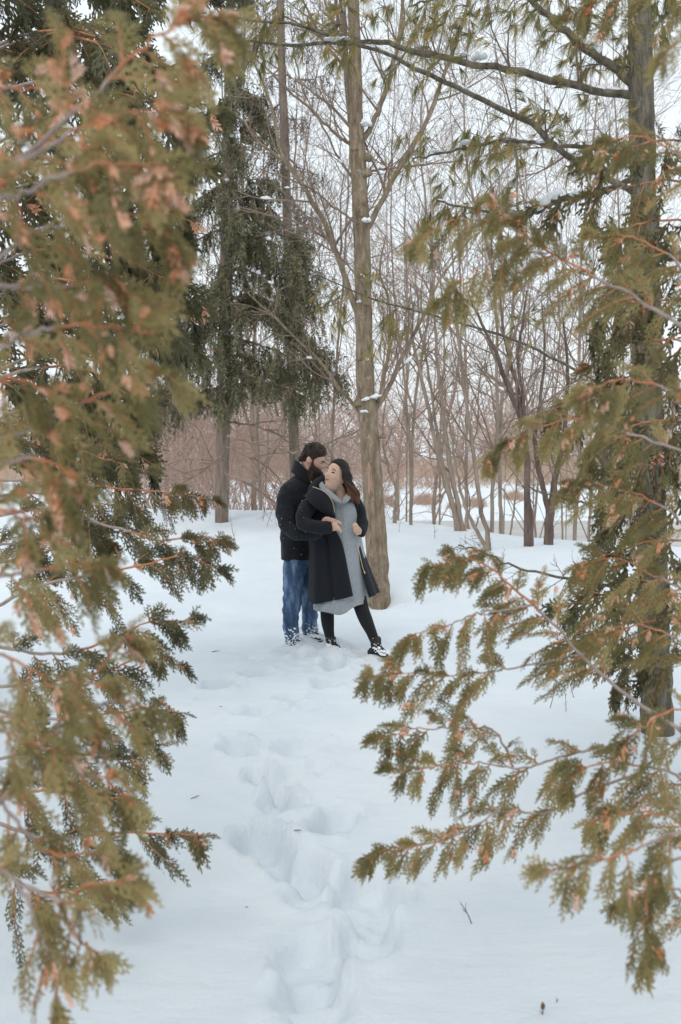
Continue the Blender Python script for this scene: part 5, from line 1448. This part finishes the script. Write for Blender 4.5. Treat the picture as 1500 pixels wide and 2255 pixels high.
    for i, r_ in enumerate(S):
        c = at(r_[0], r_[1], r_[3]); t = i / 59
        rp = 1 + .040 * np.sin(9 * a + 1 + 2 * t) * t + .016 * np.sin(5 * a + 5 * t) + .008 * np.sin(14 * t + 6 * a)
        zz = t ** 4 * (.028 * np.sin(2 * a + 2.2) + .014 * np.sin(5 * a)) - .02 * t ** 4 * np.cos(a + math.pi)
        V.append(np.stack([c[0] + np.cos(a) * r_[2] * SP * rp, c[1] + np.sin(a) * r_[4] * rp, c[2] + zz], -1))
    V = np.array(V); ii = np.arange(60 * n).reshape(60, n)
    Fq = np.stack([ii[:-1], np.roll(ii[:-1], -1, 1), np.roll(ii[1:], -1, 1), ii[1:]], -1)
    dr.add(V, Fq[:54].reshape(-1, 4)); do = solidify(dr.build('dress', M['knit'], p), .008)
    hb = MB(); Vr = V[53:].copy(); Vr[:, ::2, :2] = Vr[:, ::2, :2] * 1.0 + (Vr[:, ::2, :2] - np.array([at(752, 1330, 8.3)[0], 8.3])) * .012
    hb.add(Vr, np.arange(7 * n).reshape(7, n)[:-1, :, None].repeat(1, 2).reshape(-1, 1).repeat(4, 1) * 0 + np.stack([(q := np.arange(7 * n).reshape(7, n))[:-1], np.roll(q[:-1], -1, 1), np.roll(q[1:], -1, 1), q[1:]], -1).reshape(-1, 4))
    solidify(hb.build('ribbed_hem', M['knit'], do), .009)
    c = MB()
    strip_surface(c, [(708, 1059, 8.30), (714, 1066, 8.20), (727, 1080, 8.13), (742, 1094, 8.11), (752, 1104, 8.125)], [(702, 1064, 8.27), (706, 1076, 8.16), (720, 1091, 8.10), (736, 1102, 8.09), (752, 1110, 8.125)], 16, 6, .014)
    strip_surface(c, [(753, 1104, 8.125), (759, 1094, 8.13), (765, 1084, 8.20), (768, 1078, 8.30)], [(753, 1110, 8.125), (766, 1104, 8.12), (774, 1093, 8.18), (778, 1084, 8.30)], 14, 6, .012)
    solidify(c.build('collar', M['knit'], do), .012)
    sm = MB(); limb(sm, [(753, 1110, 8.150, .003), (755, 1130, 8.142, .003), (756, 1148, 8.14, .003)], 8, 5); sm.build('placket', M['knit'], do)
    # tights
    t = MB()
    limb(t, [(730, 1270, 8.32, .090), (725, 1320, 8.33, .064), (721, 1348, 8.33, .059), (722, 1372, 8.33, .054), (725, 1394, 8.33, .043), (729, 1414, 8.33, .037)], 20, 18)
    limb(t, [(778, 1270, 8.30, .090), (791, 1320, 8.25, .066), (798, 1345, 8.22, .060), (807, 1368, 8.20, .056), (817, 1390, 8.19, .045), (828, 1418, 8.18, .038)], 20, 18)
    t.build('tights', M['tights'], p)
    # coat, open at the front
    rows = np.array([(1086, 742, 30, .100, 718, 768), (1094, 738, 48, .130, 718, 776), (1108, 734, 57, .150, 724, 782), (1130, 731, 57, .156, 732, 784), (1160, 731, 54, .160, 738, 782), (1190, 738, 55, .166, 752, 785), (1220, 743, 59, .176, 760, 789),
                     (1250, 748, 65, .187, 766, 796), (1280, 753, 71, .200, 772, 804), (1305, 758, 75, .210, 777, 811)], float)
    S = spline(rows, 48); m = 64; G = []
    for i, (py, cx, hw, bb, gl, gr) in enumerate(S):
        tl, tr_ = math.asin(np.clip((gl - cx) / hw, -.98, .98)), math.asin(np.clip((gr - cx) / hw, -.98, .98))
        th = np.linspace(tr_, tl + 2 * math.pi, m); u = i / 47
        rp = 1 + .034 * np.sin(7 * th + 1 + u) * u + .014 * np.sin(13 * th) * u + .012 * np.sin(9 * u * 3 + 4 * th) * (1 - u)
        crease = np.exp(-((th - (2 * math.pi - .30)) / .07) ** 2) * .034 * sstep(.30, .5, u)
        x = cx + hw * np.sin(th) * rp
        py_ = py + u ** 3 * np.where(th > math.pi, 20 * np.clip((gl - x) / 80, 0, 1), 6 * np.clip((830 - x) / 20, 0, 1))
        c0 = at(cx, py, 8.3)
        G.append(np.stack([c0[0] + (x - cx) * SP, 8.3 - (bb * rp - crease) * np.cos(th), c0[2] - (py_ - py) * SP], -1))
    ii = np.arange(48 * m).reshape(48, m)
    ct = MB(); ct.add(np.array(G), np.stack([ii[:-1, :-1], ii[:-1, 1:], ii[1:, 1:], ii[1:, :-1]], -1).reshape(-1, 4))
    co = solidify(ct.build('coat', M['wool_w'], p), .012)
    s = MB(); limb(s, [(694, 1102, 8.24, .066), (680, 1116, 8.17, .066), (667, 1138, 8.10, .062), (668, 1152, 8.06, .058), (688, 1160, 8.03, .055), (710, 1162, 8.02, .053), (729, 1162, 8.02, .051)], 30, 20)
    s1 = unify(s, 'sleeve', M['wool_w'], co, .010, 1, .013, 11)
    s = MB(); limb(s, [(778, 1106, 8.30, .062), (790, 1126, 8.30, .058), (796, 1148, 8.26, .052), (797, 1164, 8.20, .048), (793, 1174, 8.15, .046)], 24, 18)
    s2 = unify(s, 'sleeve', M['wool_w'], co, .010, 1, .012, 11)
    lp = MB(); strip_surface(lp, [(690, 1072, 8.16), (712, 1082, 8.10), (727, 1097, 8.09), (734, 1116, 8.10), (737, 1137, 8.11)], [(672, 1093, 8.16), (683, 1107, 8.08), (698, 1120, 8.06), (717, 1131, 8.08), (738, 1141, 8.11)], 18, 8, .025)
    solidify(lp.build('lapel', M['wool_w'], co), .016)
    cl = MB(); limb(cl, [(686, 1082, 8.16, .035), (693, 1070, 8.22, .036), (706, 1058, 8.30, .034), (724, 1052, 8.38, .03)], 16, 14); cl.build('collar', M['wool_w'], co)
    z = MB(); limb(z, [(689, 1072, 8.115, .0032), (712, 1081, 8.085, .0032), (728, 1097, 8.075, .0032), (735, 1116, 8.085, .0032), (737, 1136, 8.095, .0032)], 20, 6); z.build('zipper', M['gold'], co)
    z = MB(); limb(z, [(787, 1196, 8.185, .003), (793, 1225, 8.165, .003), (799, 1250, 8.155, .003), (803, 1262, 8.15, .003)], 14, 6); zo = z.build('zipper', M['gold'], co)
    z = MB(); z.add(*lump(at(803, 1262, 8.14), .006, .005, .016, 1, .1)); z.build('zip_pull', M['gold'], zo)
    flecks(co, [co], 170, 9); flecks(co, [s1], 40, 10)
    boot(p, (728, 1404, 8.33), (731, 1424, 8.31), (726, 1430, 8.34), (750, 1432, 8.23), .044)
    boot(p, (827, 1406, 8.18), (829, 1430, 8.16), (816, 1440, 8.18), (852, 1444, 8.10), .046)
    return p
build_man()
build_woman()
